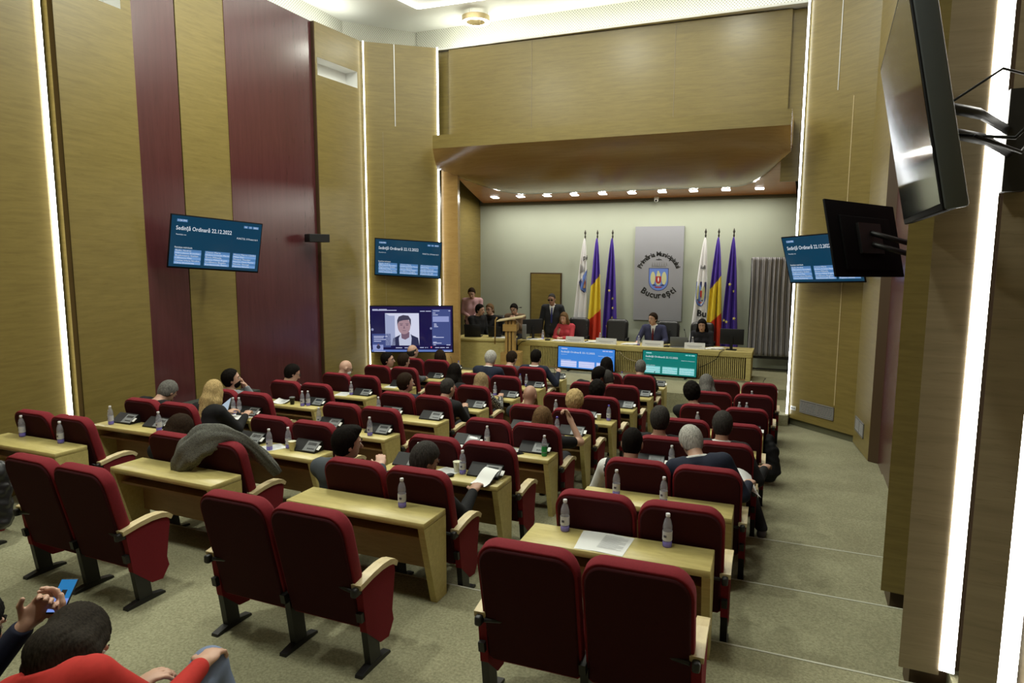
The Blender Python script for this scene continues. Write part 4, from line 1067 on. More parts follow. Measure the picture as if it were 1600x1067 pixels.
        t0 = wr+fd*.028*s+th*.030*s; t1 = t0+nrm(fd*.7+th*.75+pn*.25)*.042*s; t2 = t1+nrm(fd*.95+th*.25+pn*.35)*.032*s
        f.cap(t0, t1, .0125*s, .0105*s, k=.012); f.cap(t1, t2, .0105*s, .0085*s, k=.004)
        f.cap(hip[q], kn[q], .078*s, .052*s, k=.03); f.cap(kn[q], an[q], .050*s, .034*s, k=.02)
        toe = an[q]+S((q*.02, .15, -.045)); f.cap(an[q]+S((0, -.02, -.045)), toe, .034, .028, k=.02)
    body = f.build('person', [SKIN[skin], M_LIP], mif=lambda c: (np.linalg.norm(((c-hd((0, .090, -.062))) @ RH)/np.array([.024, .014, .009])/s, axis=1) < 1).astype(int))
    body.location = loc; body.rotation_euler = (0, 0, rz); tag(body, label, 'person', group)
    # ---- clothing
    torso_pts = [pel, T((0, 0, .5))]+list(sho.values())+[p for q in arm.values() for p in q]
    tl = np.min(torso_pts, 0)-.2; th_ = np.max(torso_pts, 0)+.2
    g = {'jacket': .016, 'sweater': .012, 'shirt': .009, 'tee': .008, 'puffer': .024, 'coat': .022}[style]
    f = Field(tl, th_, res); trunk(f, g, True)
    if not seated: f.cap(pel+S((-.07, 0, -.06)), pel+S((.07, 0, -.06)), .108*s+g, k=.03)
    for q in (-1, 1):
        if style == 'tee': el, wr = arm[q]; f.cap(sho[q], sho[q]+(el-sho[q])*.62, .056*s+g, .052*s+g, k=.03)
        else: limb_arm(f, q, g*.8, .06)
    f.cap(T((0, -.03, .475)), T((0, -.03, .49)), .066*s+g*.3, .062*s+g*.2, k=.03)
    if style == 'puffer':
        zz = f.local(pel, RT)[2]; f.v = f.v+(.006*np.cos(zz*2*PI/.055)).astype(np.float32)
    if style in ('coat',):
        f.cap(T((-.06, -.06, .46)), T((.06, -.06, .46)), .05, k=.03)
    L0 = f.local(T((0, 0, .505)), RT)
    f.keep(L0[2]-.012*s-.6*np.maximum(0, np.abs(L0[0])-.068*s))
    if style in ('jacket', 'coat') and shirt:     # open front: a V cut that shows shirt and tie
        Lp = f.local(pel, RT); vv = np.abs(Lp[0])-np.clip((Lp[2]/s-.20)*.20, 0, .065)*s
        cut = np.maximum(np.maximum(vv, -(Lp[1]-.03*s)), -(Lp[2]-.20*s)); f.keep(-cut)
    nm = {'jacket': 'jacket', 'sweater': 'sweater', 'shirt': 'shirt', 'tee': 'top', 'puffer': 'quilted_jacket', 'coat': 'coat'}[style]
    f.build(nm, top_mats or [cloth(top)], body, mif=(lambda c: top_mif((c-pel) @ RT/s)) if top_mif else None)
    if shirt:
        f = Field(tl, th_, res); trunk(f, .004, False); f.cap(T((0, -.024, .455)), T((0, -.016, .530)), .066*s, .064*s, k=.012)
        L0 = f.local(T((0, -.018, .520)), RT); f.keep(L0[2]-.35*L0[1]*(-1)*.0-.012*s); f.keep(.0+(-1)*(f.local(pel, RT)[2]-.10*s))
        # hollow the collar so that the neck shows
        f.build('shirt', cloth(shirt), body)
    if tie:
        f = Field(tl, th_, res*.7); f.cap(T((0, .082, .452)), T((0, .104, .40)), .013, .012, k=.004)
        f.cap(T((0, .098, .41)), T((0, .121, .28)), .015, .023, k=.01); f.cap(T((0, .121, .28)), T((0, .124, .14)), .023, .026, k=.01); f.build('tie', cloth(tie), body)
    if vest:
        f = Field(tl, th_, res); trunk(f, .021, True); Lp = f.local(pel, RT); f.keep(np.abs(Lp[0])-.165*s); f.keep(Lp[2]-.47*s); f.build('vest', cloth(vest), body)
    if legs is not None:
        lp = [pel]+list(kn.values())+list(an.values()); f = Field(np.min(lp, 0)-.17, np.max(lp, 0)+.17, res*1.1)
        f.cap(pel+S((-.075*s, 0, -.01)), pel+S((.075*s, 0, -.01)), .111*s, k=.03)
        for q in (-1, 1): f.cap(hip[q], kn[q], .088*s, .066*s, k=.03); f.cap(kn[q], an[q]+S((0, 0, .015)), .064*s, .052*s, k=.025)
        f.keep(-(f.local((0, 0, .085), np.eye(3))[2])); 
        f.build('trousers', cloth(legs), body)
    for q in (-1, 1):
        a = an[q]; f = Field(a-.19, a+.26, .014); f.cap(a+S((0, -.025, -.042)), a+S((q*.022, .155, -.050)), .042, .036, k=.02); f.cap(a+S((0, -.01, -.03)), a+S((0, 0, .01)), .042, .040, k=.02)
        f.keep(-(f.local((0, 0, a[2]-.085), np.eye(3))[2])); f.build('shoe', cloth(shoes, .4, ('shoe', shoes)), body)
    # ---- hair
    hres_ = min(res, .011)
    if hair != 'bald':
        f = Field(hc-S((.22, .24, .55 if hair in ('long', 'bob', 'pony') else .2))*s, hc+S((.22, .22, .22))*s, hres_)
        t = {'buzz': .004, 'fringe': .006, 'short': .013, 'quiff': .014, 'curly': .026, 'long': .014, 'bob': .019, 'pony': .013, 'cap': .014}[hair]*s
        f.ell(hd((0, -.012, .020)), RH, S((.076, .095, .099))*s+t, k=.01)
        f.ell(hd((0, -.022, -.040)), RH, S((.064, .064, .062))*s+t*.35, k=.03)
        if hair == 'quiff': f.ell(hd((0, .045, .105)), RH, S((.052, .045, .026))*s, k=.03)
        Lx, Ly, Lz = f.local(hc, RH); Lx, Ly, Lz = Lx/s, Ly/s, Lz/s
        fr = {'long': .030, 'bob': .040, 'pony': .022, 'curly': .035}.get(hair, .020)
        f.keep((Ly-.62*np.maximum(Lz-.03, 0)*1.6-fr+np.maximum(0, -Lz)*.45)*s)      # hairline of face and temples
        if hair in ('short', 'buzz', 'quiff', 'fringe', 'curly', 'pony', 'cap'): f.keep((-.098-Lz+np.maximum(0, Ly+.050)*.95)*s)
        if hair == 'fringe': f.keep((Lz-.045-.25*Ly)*s)
        if hair in ('long', 'bob'):
            dz = -.30 if hair == 'long' else -.15; R3_ = RT if hair == 'long' else RH
            base = hd((0, -.045, -.02))
            for x, y, r0, r1, zz in ((0, -.055, .075, .052, dz), (-.062, -.025, .042, .036, dz*.95), (.062, -.025, .042, .036, dz*.95), (-.082, .014, .022, .022, dz*.8), (.082, .014, .022, .022, dz*.8)):
                a = hd((x*.9, y+.01, .0)); m_ = hd((x*1.12, y-.012, -.10)); e = m_+R3_ @ S((x*.25, -.035, zz+.10))*s
                f.cap(a, m_, r0*s, r0*1.02*s, k=.02); f.cap(m_, e, r0*1.02*s, r1*s, k=.02)
        if hair == 'pony': f.cap(hd((0, -.10, .03)), hd((0, -.15, -.10)), .034*s, .022*s, k=.015)
        an_ = np.arctan2(Lx, -Ly)
        f.v = f.v+(s*.0022*np.sin(an_*34+5*np.sin(Lz*30))+(.006*np.sin(Lx*95)*np.sin(Ly*95)*np.sin(Lz*95) if hair == 'curly' else 0)).astype(np.float32)
        f.build('hair', hairm(hcol), body)
    if beard:
        f = Field(hc-.2, hc+.2, hres_); f.ell(hd((0, .028, -.055)), RH, S((.061, .068, .066))*s, k=.01)
        Lx, Ly, Lz = f.local(hc, RH); f.keep(Lz+.030-.15*np.abs(Lx)); f.keep(-(Ly-.01)); f.dig(hd((0, .10, -.058)), RH, S((.024, .02, .012)), k=.004); f.build('beard', hairm(beard), body)
    if mask:
        f = Field(hc-.2, hc+.2, hres_); f.ell(hd((0, .035, -.05)), RH, S((.060, .070, .055))*s, k=.01); Ly = f.local(hc, RH)[1]; f.keep(-(Ly-.035)); f.build('face_mask', M['white'], body)
    for q in (-1, 1):
        e = MB(); c = hd((q*.032, .0795, .006)); e.ball((0, 0, 0), .0135*s, 6); vs = [tuple(c+RH @ (np.array(p)*np.array([1, .55, .62]))) for p in e.v]
        mi = [1 if (abs(np.mean([e.v[i][0] for i in fc])) < .0062 and np.mean([e.v[i][1] for i in fc]) > 0) else 0 for fc in e.f]
        b = MB(); b.add(vs, e.f, 0, True); b.m = mi; b.build('eye', M_EYE, body)
        br = MB(); br.tube([hd((q*.014, .094, .035)), hd((q*.032, .092, .038)), hd((q*.052, .076, .029))], .0045*s, 6, radii=[.0045*s, .0048*s, .002*s]); br.build('eyebrow', hairm(hcol if hcol not in (WHITEH, BLOND) else GREYH), body)
    if glasses:
        gl = MB()
        for q in (-1, 1):
            gl.tube([hd((q*.034+.024*math.cos(a), .099, .004+.017*math.sin(a))) for a in [2*PI*i/14 for i in range(15)]], .0026, 5)
            gl.tube([hd((q*.058, .097, .008)), hd((q*.079, .05, .010)), hd((q*.080, -.01, .004))], .0026, 5)
        gl.tube([hd((-.010, .100, .008)), hd((.010, .100, .008))], .0026, 5); gl.build('glasses', M['black'], body)
        if glasses == 'dark':
            for q in (-1, 1):
                l = MB(); l.add([hd((q*.034+.024*math.cos(a), .0985, .004+.017*math.sin(a))) for a in [2*PI*i/14 for i in range(14)]], [tuple(range(14))]); l.build('tinted_lens', M['black_gloss'], body)
    return body, dict(hd=hd, RH=RH, T=T, arm=arm, kn=kn, an=an, pel=pel, RT=RT)

def seat_person(label, c, r, s, **kw):
    x, y = grid_pt(c, r, (-.85 if s == 'L' else -.283)+kw.pop('dx', 0), -.955+kw.pop('dy', 0))
    res = kw.pop('res', .0115 if r <= 4 else .014)
    return person(label, (x, y, FZ[r]+kw.pop('dz', 0)), ROT[c]+math.radians(kw.pop('turn', 0)), res=res, **kw)
NAVY = (.012, .016, .032, 1); CHAR = (.018, .019, .022, 1); BLK_ = (.008, .008, .009, 1); WHT = (.62, .62, .60, 1); LGREY = (.20, .21, .23, 1)

# ---------------------------------------------------------------- the audience
r_ = lambda d: math.radians(d)
DESKH = {-1: (-.16, .62, .70), 1: (.16, .62, .70)}
LAP = {-1: (-.13, .36, .62), 1: (.13, .36, .62)}
# block along the left wall
seat_person('grey-haired person in black jacket leaning forward, third row by left wall', 'A', 3, 'L', lean=22, hp=34, side=4, hair='short', hcol=GREYH, top=BLK_, style='coat', hands=DESKH)
seat_person('woman with long blond hair and black jacket at a laptop', 'A', 3, 'R', lean=24, hp=2, hair='long', hcol=BLOND, top=BLK_, style='jacket', female=True, hands=DESKH, hy=12, dx=.03, dz=.02)
seat_person('bearded man in grey jacket holding hand to his chin', 'A', 4, 'L', lean=4, hp=-2, hy=-42, hair='short', hcol=BLACKH, beard=BLACKH, top=LGREY, style='jacket', shirt=WHT, hands={-1: (-.12, .5, .70), 1: (.10, .20, 1.04)}, palm={1: (-.6, -.8, .2)}, curl=(.9, 1.0), dz=-.03)
seat_person('dark-haired man in white shirt looking down, fifth row by left wall', 'A', 5, 'L', lean=10, hp=22, hy=-35, hair='short', hcol=BLACKH, top=WHT, style='shirt', hands=DESKH, glasses=True, dz=-.07)
seat_person('bald man with glasses and face mask, sixth row by left wall', 'A', 6, 'L', lean=14, hp=20, hy=-40, hair='bald', hcol=DGREY, mask=True, glasses=True, top=CHAR, style='jacket', shirt=WHT, hands=DESKH, skin='fair', dz=-.04)
seat_person('dark-haired man in beige shirt turned to the right below the large screen', 'A', 7, 'L', lean=3, hp=2, hy=-70, hair='short', hcol=BLACKH, top=(.30, .26, .20, 1), style='shirt', hands=DESKH)
seat_person('man with short dark hair and grey jacket, seventh row by left wall', 'A', 7, 'R', lean=8, hp=8, hy=-20, hair='short', hcol=BROWNH, top=(.09, .095, .10, 1), style='jacket', shirt=WHT, hands=DESKH)
seat_person('balding man close under the large screen', 'A', 8, 'L', lean=4, hy=-25, hair='fringe', hcol=DGREY, top=NAVY, style='jacket', shirt=WHT, hands=DESKH, dx=.03)
seat_person('dark-haired woman under the right corner of the large screen', 'A', 8, 'R', lean=6, hy=10, hair='bob', hcol=BROWNH, top=BLK_, style='sweater', female=True, hands=DESKH, dz=-.06)
# left middle block
seat_person('dark-haired person slumped low in the second row, only the hair shows', 'B', 2, 'L', lean=-4, hp=44, hair='bob', hcol=BROWNH, top=BLK_, style='sweater', dz=-.13, hands={-1: (-.12, .52, .62), 1: (.12, .52, .62)}, female=True)
seat_person('man with dark hair and navy jacket, fifth row, left middle block', 'B', 5, 'L', lean=6, hp=4, hy=-35, hair='short', hcol=BROWNH, top=NAVY, style='jacket', shirt=WHT, hands=DESKH)
seat_person('man with cropped grey hair and black pullover, fifth row', 'B', 5, 'R', lean=26, hp=-6, hy=-20, side=4, hair='buzz', hcol=DGREY, top=BLK_, style='sweater', hands=DESKH, dx=.02)
seat_person('woman with dark pinned hair and black top, sixth row', 'B', 6, 'L', lean=22, hp=-4, hy=20, hair='bob', hcol=BLACKH, top=BLK_, style='sweater', female=True, hands=DESKH)
seat_person('blond woman with black and white patterned sleeves, sixth row', 'B', 6, 'R', lean=18, hp=4, hair='bob', hcol=DBLOND, female=True, style='sweater', hands=DESKH, top=BLK_,
            top_mats=[flat('black and white print', (.012, .012, .013, 1), noise=0), flat('white print', (.42, .42, .40, 1))], top_mif=lambda c: ((np.sin(c[:, 0]*150)*np.sin(c[:, 1]*130+c[:, 2]*60)*np.sin(c[:, 2]*150)) > .18).astype(int))
seat_person('white-haired man in dark navy suit beside the lectern side', 'B', 7, 'L', lean=26, hp=0, hy=-6, hair='short', hcol=WHITEH, top=NAVY, style='jacket', shirt=WHT, hands=DESKH, dx=.10, dy=.06, dz=.04)
seat_person('man with dark hair and grey suit bending forward near the lectern', 'B', 8, 'L', lean=20, hp=10, hy=-15, hair='short', hcol=BROWNH, top=(.06, .063, .07, 1), style='jacket', shirt=WHT, hands=DESKH, dx=.04, dz=-.04)
seat_person('dark-haired man in navy suit raising his right hand by the blue screen', 'B', 8, 'R', lean=6, hp=10, hy=-12, hair='short', hcol=BLACKH, top=NAVY, style='jacket', shirt=WHT, hands={-1: (-.16, .62, .70), 1: (.36, .36, .86)}, curl=(1.0, 1.0), palm={1: (-.5, 0, -.8)})
# right middle block
seat_person('man with dark slicked hair and grey suit, second row', 'M', 2, 'L', lean=0, hp=14, hy=-35, hair='quiff', hcol=BLACKH, top=(.055, .064, .075, 1), style='jacket', shirt=WHT, hands={-1: (-.16, .55, .70), 1: (.12, .40, .82)}, res=.009, dx=-.07, dz=-.03)
seat_person('man with short greying hair and black jacket bent over, second row', 'M', 2, 'R', lean=5, hp=30, hy=-30, side=3, hair='short', hcol=DGREY, top=BLK_, style='jacket', hands={-1: (-.10, .55, .70), 1: (.36, .46, .74)}, res=.009, dx=.03, skin='tan', dz=-.08)
seat_person('woman with long light brown hair raising her bare right arm', 'M', 4, 'R', lean=8, hp=2, hair='long', hcol=LBROWN, top=BLK_, style='tee', female=True, hands={-1: (-.14, .55, .70), 1: (.24, .36, .98)}, curl=(1.1, 1.1), palm={1: (-.7, -.2, .5)}, skin='fair', res=.009)
seat_person('bald man seen from behind, fifth row, right middle block', 'M', 5, 'L', lean=8, hp=20, hair='bald', hcol=DGREY, top=CHAR, style='jacket', shirt=WHT, hands=DESKH, skin='tan', dz=-.02)
seat_person('woman with short blond hair, fifth row, right middle block', 'M', 5, 'R', lean=10, hp=18, hair='curly', hcol=BLOND, top=BLK_, style='sweater', female=True, hands=DESKH, legs=(.30, .26, .18, 1), dz=-.08, dx=.03)
seat_person('person with dark curly hair sunk behind the seat back, sixth row', 'M', 6, 'R', lean=12, hp=16, hair='curly', hcol=BLACKH, top=BLK_, style='sweater', hands=DESKH, dz=-.05, dx=-.02, female=True)
seat_person('black-haired man in black jacket leaning to his right neighbour', 'M', 7, 'L', lean=8, hp=6, side=14, hy=-45, hair='short', hcol=BLACKH, top=BLK_, style='jacket', hands=DESKH, dx=.03)
seat_person('man with cropped hair and blue jacket talking to left neighbour', 'M', 7, 'R', lean=12, hp=8, side=-14, hy=25, hair='buzz', hcol=DGREY, top=(.045, .05, .11, 1), style='jacket', hands=DESKH, dx=-.05, skin='tan')
seat_person('black-haired woman in red top in front of the blue screen', 'M', 8, 'L', lean=10, hp=4, hair='bob', hcol=BLACKH, top=(.40, .02, .02, 1), style='sweater', female=True, hands=DESKH)
seat_person('bald man in black quilted jacket beside the green screen', 'M', 8, 'R', lean=10, hp=12, hair='buzz', hcol=GREYH, top=BLK_, style='puffer', hands=DESKH, dx=.03, dz=-.02, skin='fair')
# right aisle block
seat_person('man with dark crew cut, white collar and black sweater, third row', 'R', 3, 'L', lean=10, hp=12, hair='buzz', hcol=BLACKH, top=BLK_, style='sweater', shirt=WHT, hands={-1: (-.26, .46, .70), 1: (.10, .60, .70)}, res=.009, dx=-.05, skin='tan', dz=-.04,
            top_mats=[cloth(BLK_), cloth(WHT)], top_mif=lambda c: (c[:, 0] < -.185).astype(int))
seat_person('white-haired man in dark navy suit leaning over, third row', 'R', 3, 'R', lean=22, hp=22, side=-14, hy=25, hair='short', hcol=WHITEH, top=NAVY, style='jacket', shirt=WHT, hands={-1: (-.2, .55, .70), 1: (.30, .45, .72)}, res=.009, dx=-.04, skin='fair')
seat_person('man with dark grey hair and black jacket, fourth row, right block', 'R', 4, 'L', lean=8, hp=2, hy=6, hair='short', hcol=DGREY, top=BLK_, style='jacket', hands=DESKH, dx=-.05, res=.010, skin='tan', dz=-.02)
seat_person('man in dark suit with white collar and elbow in the aisle', 'R', 4, 'R', lean=14, hp=2, hair='short', hcol=DGREY, top=(.013, .013, .014, 1), style='jacket', shirt=WHT, hands={-1: (-.14, .58, .70), 1: (.42, .30, .66)}, res=.010, skin='tan', shoes=(.13, .12, .16, 1), knees={-1: ((-.13, .46, .485), (-.14, .43, .085)), 1: ((.24, .40, .48), (.42, .12, .085))})
seat_person('person with dark curly hair, sixth row, right aisle block', 'R', 6, 'L', lean=10, hp=6, hy=15, side=-8, hair='curly', hcol=BLACKH, top=BLK_, style='sweater', hands=DESKH, dx=-.10, dz=-.06)
seat_person('person with grey beige hair, seventh row, right aisle block', 'R', 7, 'L', lean=14, hp=12, side=-6, hair='bob', hcol=GREYH, top=BLK_, style='sweater', hands=DESKH, dx=-.06, dz=-.06, female=True)

# ---------------------------------------------------------------- two people close to the camera, lower left
STD = {-1: ((-.13, .48, .49), (-.12, .50, .085)), 1: ((.13, .48, .49), (.14, .50, .085))}
px_, py_ = -2.22, 1.42
person('person with dark hair, red garment and blue jeans bending forward, close to camera', (px_, py_, .65), r_(12), lean=14, side=-20, hp=58, hr=-8, hy=14, hair='long', hcol=(.020, .016, .012, 1), top=(.42, .028, .022, 1), style='sweater',
       hands={-1: (-.16, .48, .60), 1: (.10, .58, .68)}, legs=(.16, .20, .30, 1), res=.009, female=True, knees={-1: ((-.24, .56, .47), (-.22, .58, .085)), 1: ((.05, .70, .60), (.16, .76, .14))}, group='people close to the camera')
pB, iB = person('person with dark hair in black holding a phone, cut by left edge', (-2.95, 1.22, .65), r_(8), lean=6, side=0, hp=16, hair='long', hcol=(.010, .009, .008, 1), top=(.012, .014, .03, 1), style='jacket', hands={-1: (-.10, .46, .84), 1: (.02, .50, .84)},
       curl=(.5, .75), palm={-1: (.75, -.3, .5), 1: (-.55, -.45, .70)}, res=.007, legs=(.02, .025, .045, 1), female=True, group='people close to the camera')
CLOSE = (pB, iB)
# seats of those two, mostly below the picture
for k, (x, y, a) in enumerate(((px_, py_, -14), (-3.0, .98, 6))):
    pass

# ---------------------------------------------------------------- coats and bags
def bundle(name, label, cat, parts, mat, res=.012, noise=.003, loc=(0, 0, 0), rz=0, extra=None):
    P = np.array([p for q in parts for p in q[:2]]); f = Field(P.min(0)-.2, P.max(0)+.2, res)
    for a, b, ra, rb in parts: f.cap(a, b, ra, rb, k=.04)
    X, Y, Z = np.meshgrid(*f.ax, indexing='ij', sparse=True)
    f.v = f.v+(noise*np.sin(X*38+4*np.sin(Z*17))*np.sin(Y*31+Z*23)+noise*.8*np.sin(Z*45+X*30+3*np.sin(Y*20))).astype(np.float32)
    o = f.build(name, mat, None); o.location = loc; o.rotation_euler = (0, 0, rz); return tag(o, label, cat)
tw, N_, L_, P_ = new_mat('grey tweed'); tc_ = N_.new('ShaderNodeTexCoord'); v_ = N_.new('ShaderNodeTexVoronoi'); v_.inputs['Scale'].default_value = 230
L_.new(tc_.outputs['Object'], v_.inputs['Vector']); rr_ = N_.new('ShaderNodeValToRGB'); rr_.color_ramp.elements[0].color = (.022, .0225, .020, 1); rr_.color_ramp.elements[1].color = (.135, .135, .115, 1); rr_.color_ramp.elements[1].position = .7
L_.new(v_.outputs['Color'], rr_.inputs['Fac']); L_.new(rr_.outputs['Color'], P_.inputs['Base Color']); P_.inputs['Roughness'].default_value = .9
x, y = grid_pt('B', 2, -.283, -.955)
def sweep_cloth(name, label, cat, path, wid, thk, mat, loc, rz, seed=1):
    P = [Vector(p) for p in path]; n = len(P); rows = []; N_U = 28; K = 9
    def cr(a, b, c, d, u): return .5*((2*b)+(c-a)*u+(2*a-5*b+4*c-d)*u*u+(3*b-a-3*c+d)*u**3)
    for i in range(n-1):
        for k in range(K+(1 if i == n-2 else 0)):
            u = k/K; q = lambda L: cr(L[max(i-1, 0)], L[i], L[i+1], L[min(i+2, n-1)], u)
            c = q(P); t = (q(P) - cr(P[max(i-1, 0)], P[i], P[i+1], P[min(i+2, n-1)], u-.05)).normalized()
            side = t.cross(Vector((.35, -1, .25))).normalized(); nn = side.cross(t); w_ = q(wid); h_ = q(thk); g = i+u
            row = []
            for j in range(N_U):
                a = 2*PI*j/N_U; f = 1+.13*math.sin(5*a+1.3*g+seed)+.08*math.sin(9*a-2.1*g)+.05*math.sin(7*g)
                row.append(c+side*math.cos(a)*w_*f+nn*math.sin(a)*h_*f)
            rows.append(row+[row[0]])
    m = MB(); m.grid(rows)
    for r0, fl in ((rows[0], True), (rows[-1], False)):
        m.add(r0[:-1], [tuple(range(N_U))[::-1] if fl else tuple(range(N_U))], 0, True)
    o = m.build(name, mat); o.location = loc; o.rotation_euler = (0, 0, rz); return tag(o, label, cat)
sweep_cloth('coat', 'grey tweed coat thrown over the seat back in the second row', 'coat', [(-.36, -.36, .70), (-.30, -.36, .80), (-.20, -.34, .93), (-.07, -.27, 1.045), (.08, -.17, 1.065), (.20, -.06, .98), (.29, .06, .80), (.33, .13, .68)],
            [.02, .075, .12, .125, .08, .055, .055, .045], [.015, .04, .055, .045, .035, .03, .035, .022], tw, loc=(x, y, FZ[2]), rz=ROT['B'])
x, y = grid_pt('A', 1, -.02, -.955)
bundle('coat', 'black coat hanging over the chair arm at the left picture edge', 'coat', [((.04, -.16, .72), (.05, .14, .66), .07, .08), ((.06, -.14, .66), (.08, -.06, .26), .07, .08), ((.06, .14, .64), (.08, .10, .24), .08, .09), ((.07, .02, .60), (.08, .02, .28), .07, .08)], flat('black nylon', (.010, .010, .012, 1), rough=.35), loc=(x, y, FZ[1]), noise=.008)
x, y = grid_pt('R', 5, .07, -.06)
bundle('coat', 'black coat hanging at the desk end in the right aisle', 'coat', [((0, 0, .62), (.02, -.02, .45), .05, .09), ((.02, -.02, .45), (.04, -.05, .22), .10, .11), ((.04, -.05, .22), (.03, -.04, .12), .11, .07)], cloth(BLK_), loc=(x, y, FZ[5]), noise=.006)
x, y = grid_pt('R', 7, -.57, -1.06)
bundle('handbag', 'black bag between the two seats, seventh row, right aisle block', 'bag', [((-.02, 0, .62), (.04, 0, .62), .06, .06), ((-.02, 0, .62), (.02, 0, .84), .07, .04)], cloth(BLK_), loc=(x, y, FZ[7]))
x, y = grid_pt('R', 3, .07, -1.10)
x, y = grid_pt('R', 3, -.02, -.36)
t = empty('paper_sheets', (x, y, FZ[3]+.70), .35); pg = MB()
rows = [[(-.11+.22*i/6, -.16+.32*j/10, -.10*(j/10)**2*-1-.05+.03*math.sin(PI*i/6)-.05*(i/6)**2) for i in range(7)] for j in range(11)]
pg.grid(rows); pg.grid([[(p[0], p[1], p[2]-.002) for p in reversed(q)] for q in rows]); pg.build('sheet', M['paper'], t)
tag(t, 'white sheet held out over the desk end by the white-haired man', 'paper')

# ---------------------------------------------------------------- the stage
SZ = .40
t = empty('presidium_desk', (0, 0, SZ)); tag(t, 'long light wood presidium desk with slatted front on the stage', 'desk')
X0, X1, YF = -6.17, -.77, 15.0
MB().rbox(X0, X1, YF, YF+.78, .50, .62, .006).build('desktop', M['desk_wood'], t)
MB().box(X0+.02, X0+.34, YF+.01, YF+.74, 0, .50).build('end_panel', M['desk_wood'], t)
MB().box(X1-.12, X1-.02, YF+.01, YF+.74, 0, .50).build('end_panel', M['desk_wood'], t)
sl = MB(); n = 118
for i in range(n):
    xx = X0+.36+(X1-.14-X0-.36)*(i+.5)/n
    sl.box(xx-.0105, xx+.0105, YF+.03, YF+.055, .03, .50)
sl.build('slatted_front', M['desk_wood'], t)
MB().box(X0+.30, X1-.10, YF+.10, YF+.12, .03, .50).build('backing_panel', M['edge_brown'], t)
MB().box(X0+.30, X1-.10, YF+.03, YF+.10, .0, .03).build('plinth', M['desk_inner'], t)
PT = SZ+.62
# the two screens leaning before the presidium
def floor_tv(label, x0, x1, z0, z1, y, scr):
    W = x1-x0; t, _, _ = tv(label, W, ((x0+x1)/2, y, (z0+z1)/2), 0.0, .0, -.012, scr, group='screens before the presidium', height=z1-z0)
    s = MB()
    for q in (-.3, .3): s.box(q*W-.03, q*W+.03, .03, .05, -(z1-z0)/2-(((z0+z1)/2-(z1-z0)/2)-SZ)+.006, -(z1-z0)/2+.05); s.box(q*W-.02, q*W+.02, -.08, .16, -(z1-z0)/2-(((z0+z1)/2-(z1-z0)/2)-SZ)+.006, -(z1-z0)/2-(((z0+z1)/2-(z1-z0)/2)-SZ)+.02)
    s.build('stand', M['black_metal'], t)
floor_tv('blue screen standing before the presidium desk, left of the green one', -5.03, -3.66, .44, 1.02-.05, 14.72, SCR_BLUE)
floor_tv('green screen standing before the presidium desk, right of the blue one', -3.05, -1.86, .44, .985, 14.72, SCR_GREEN)

def office_chair(label, x, y, rz=PI):
    t = empty('office_chair', (x, y, SZ), rz); tag(t, label, 'chair', 'black leather chairs of the presidium')
    b = MB(); o = back_outline(.54, .66, .12)
    Mb = Matrix.Translation((0, -.20, .44)) @ Matrix.Rotation(r_(8), 4, 'X')
    slab(b, [(inset(o, .03), -.03), (o, -.01), (o, .05), (inset(o, .02), .08), (inset(o, .06), .10)], 0, Mb); b.build('backrest', M['leather'], t)
    MB().rbox(-.26, .26, -.18, .30, .40, .50, .04, 3).build('seat', M['leather'], t)
    for q in (-1, 1):
        a = MB(); a.tube([(q*.29, -.10, .45), (q*.31, -.12, .66), (q*.31, .14, .66), (q*.29, .12, .45)], .018, 8); a.build('armrest', M['black'], t)
    s = MB(); s.lathe([(.03, .07), (.03, .40)], 12); s.build('gas_column', M['black_metal'], t)
    s = MB()
    for q in range(5): a = 2*PI*q/5; s.tube([(0, 0, .09), (.28*math.cos(a), .28*math.sin(a), .055)], .02, 6); s.ball((.28*math.cos(a), .28*math.sin(a), .03), .029, 6)
    s.build('star_base', M['black'], t); return t
office_chair('black leather chair behind the woman in red', -5.02, 16.10)
office_chair('empty black leather chair in the middle of the presidium', -4.02, 16.08)
office_chair('black leather chair behind the man in navy suit', -2.78, 16.12)
office_chair('black leather chair behind the woman in black', -1.98, 16.12)
office_chair('black leather chair at the side table on the left', -7.20, 15.85)

SG = 'people on the stage'
def stage_person(label, x, y, rz=PI, **kw): return person(label, (x, y, SZ-(.02 if kw.get('seated', True) else .0)), rz, res=kw.pop('res', .0105), group=SG, **kw)
FH = {-1: (-.06, .47, .68), 1: (.05, .46, .68)}
stage_person('woman with light brown hair and red jacket at the presidium', -5.02, 15.98, lean=8, hp=6, hair='long', hcol=LBROWN, top=(.42, .045, .06, 1), style='jacket', female=True, hands=FH, curl=(.9, .9), hy=-4)
stage_person('man in navy suit with dark red tie at the presidium', -3.02, 15.98, lean=6, hp=2, hy=-28, hair='short', hcol=BROWNH, top=(.035, .038, .085, 1), style='jacket', shirt=WHT, tie=(.08, .006, .010, 1), hands={-1: (-.24, .46, .68), 1: (.30, .48, .68)})
stage_person('black-haired woman in black looking down at the presidium', -1.93, 15.96, lean=12, hp=4, hair='long', hcol=BLACKH, top=(.012, .012, .016, 1), style='sweater', female=True, hands=FH, curl=(.9, .9))
stage_person('standing man with dark glasses, black cardigan and blue tie', -5.53, 15.95, rz=PI+.15, seated=False, lean=3, hp=12, hy=-8, hair='buzz', hcol=DGREY, top=(.016, .017, .020, 1), style='jacket', shirt=WHT, tie=(.02, .025, .12, 1), glasses='dark', hands={-1: (-.22, .18, .86), 1: (.27, .16, .72)}, size=.985, skin='tan')
stage_person('standing man in pink shirt with lanyard, looking down at phone', -7.70, 15.95, rz=PI+.3, seated=False, lean=2, hp=26, hair='short', hcol=BROWNH, top=(.50, .30, .32, 1), style='shirt', hands={-1: (-.04, .27, 1.06), 1: (.06, .25, 1.08)}, curl=(.8, .9), size=.985)
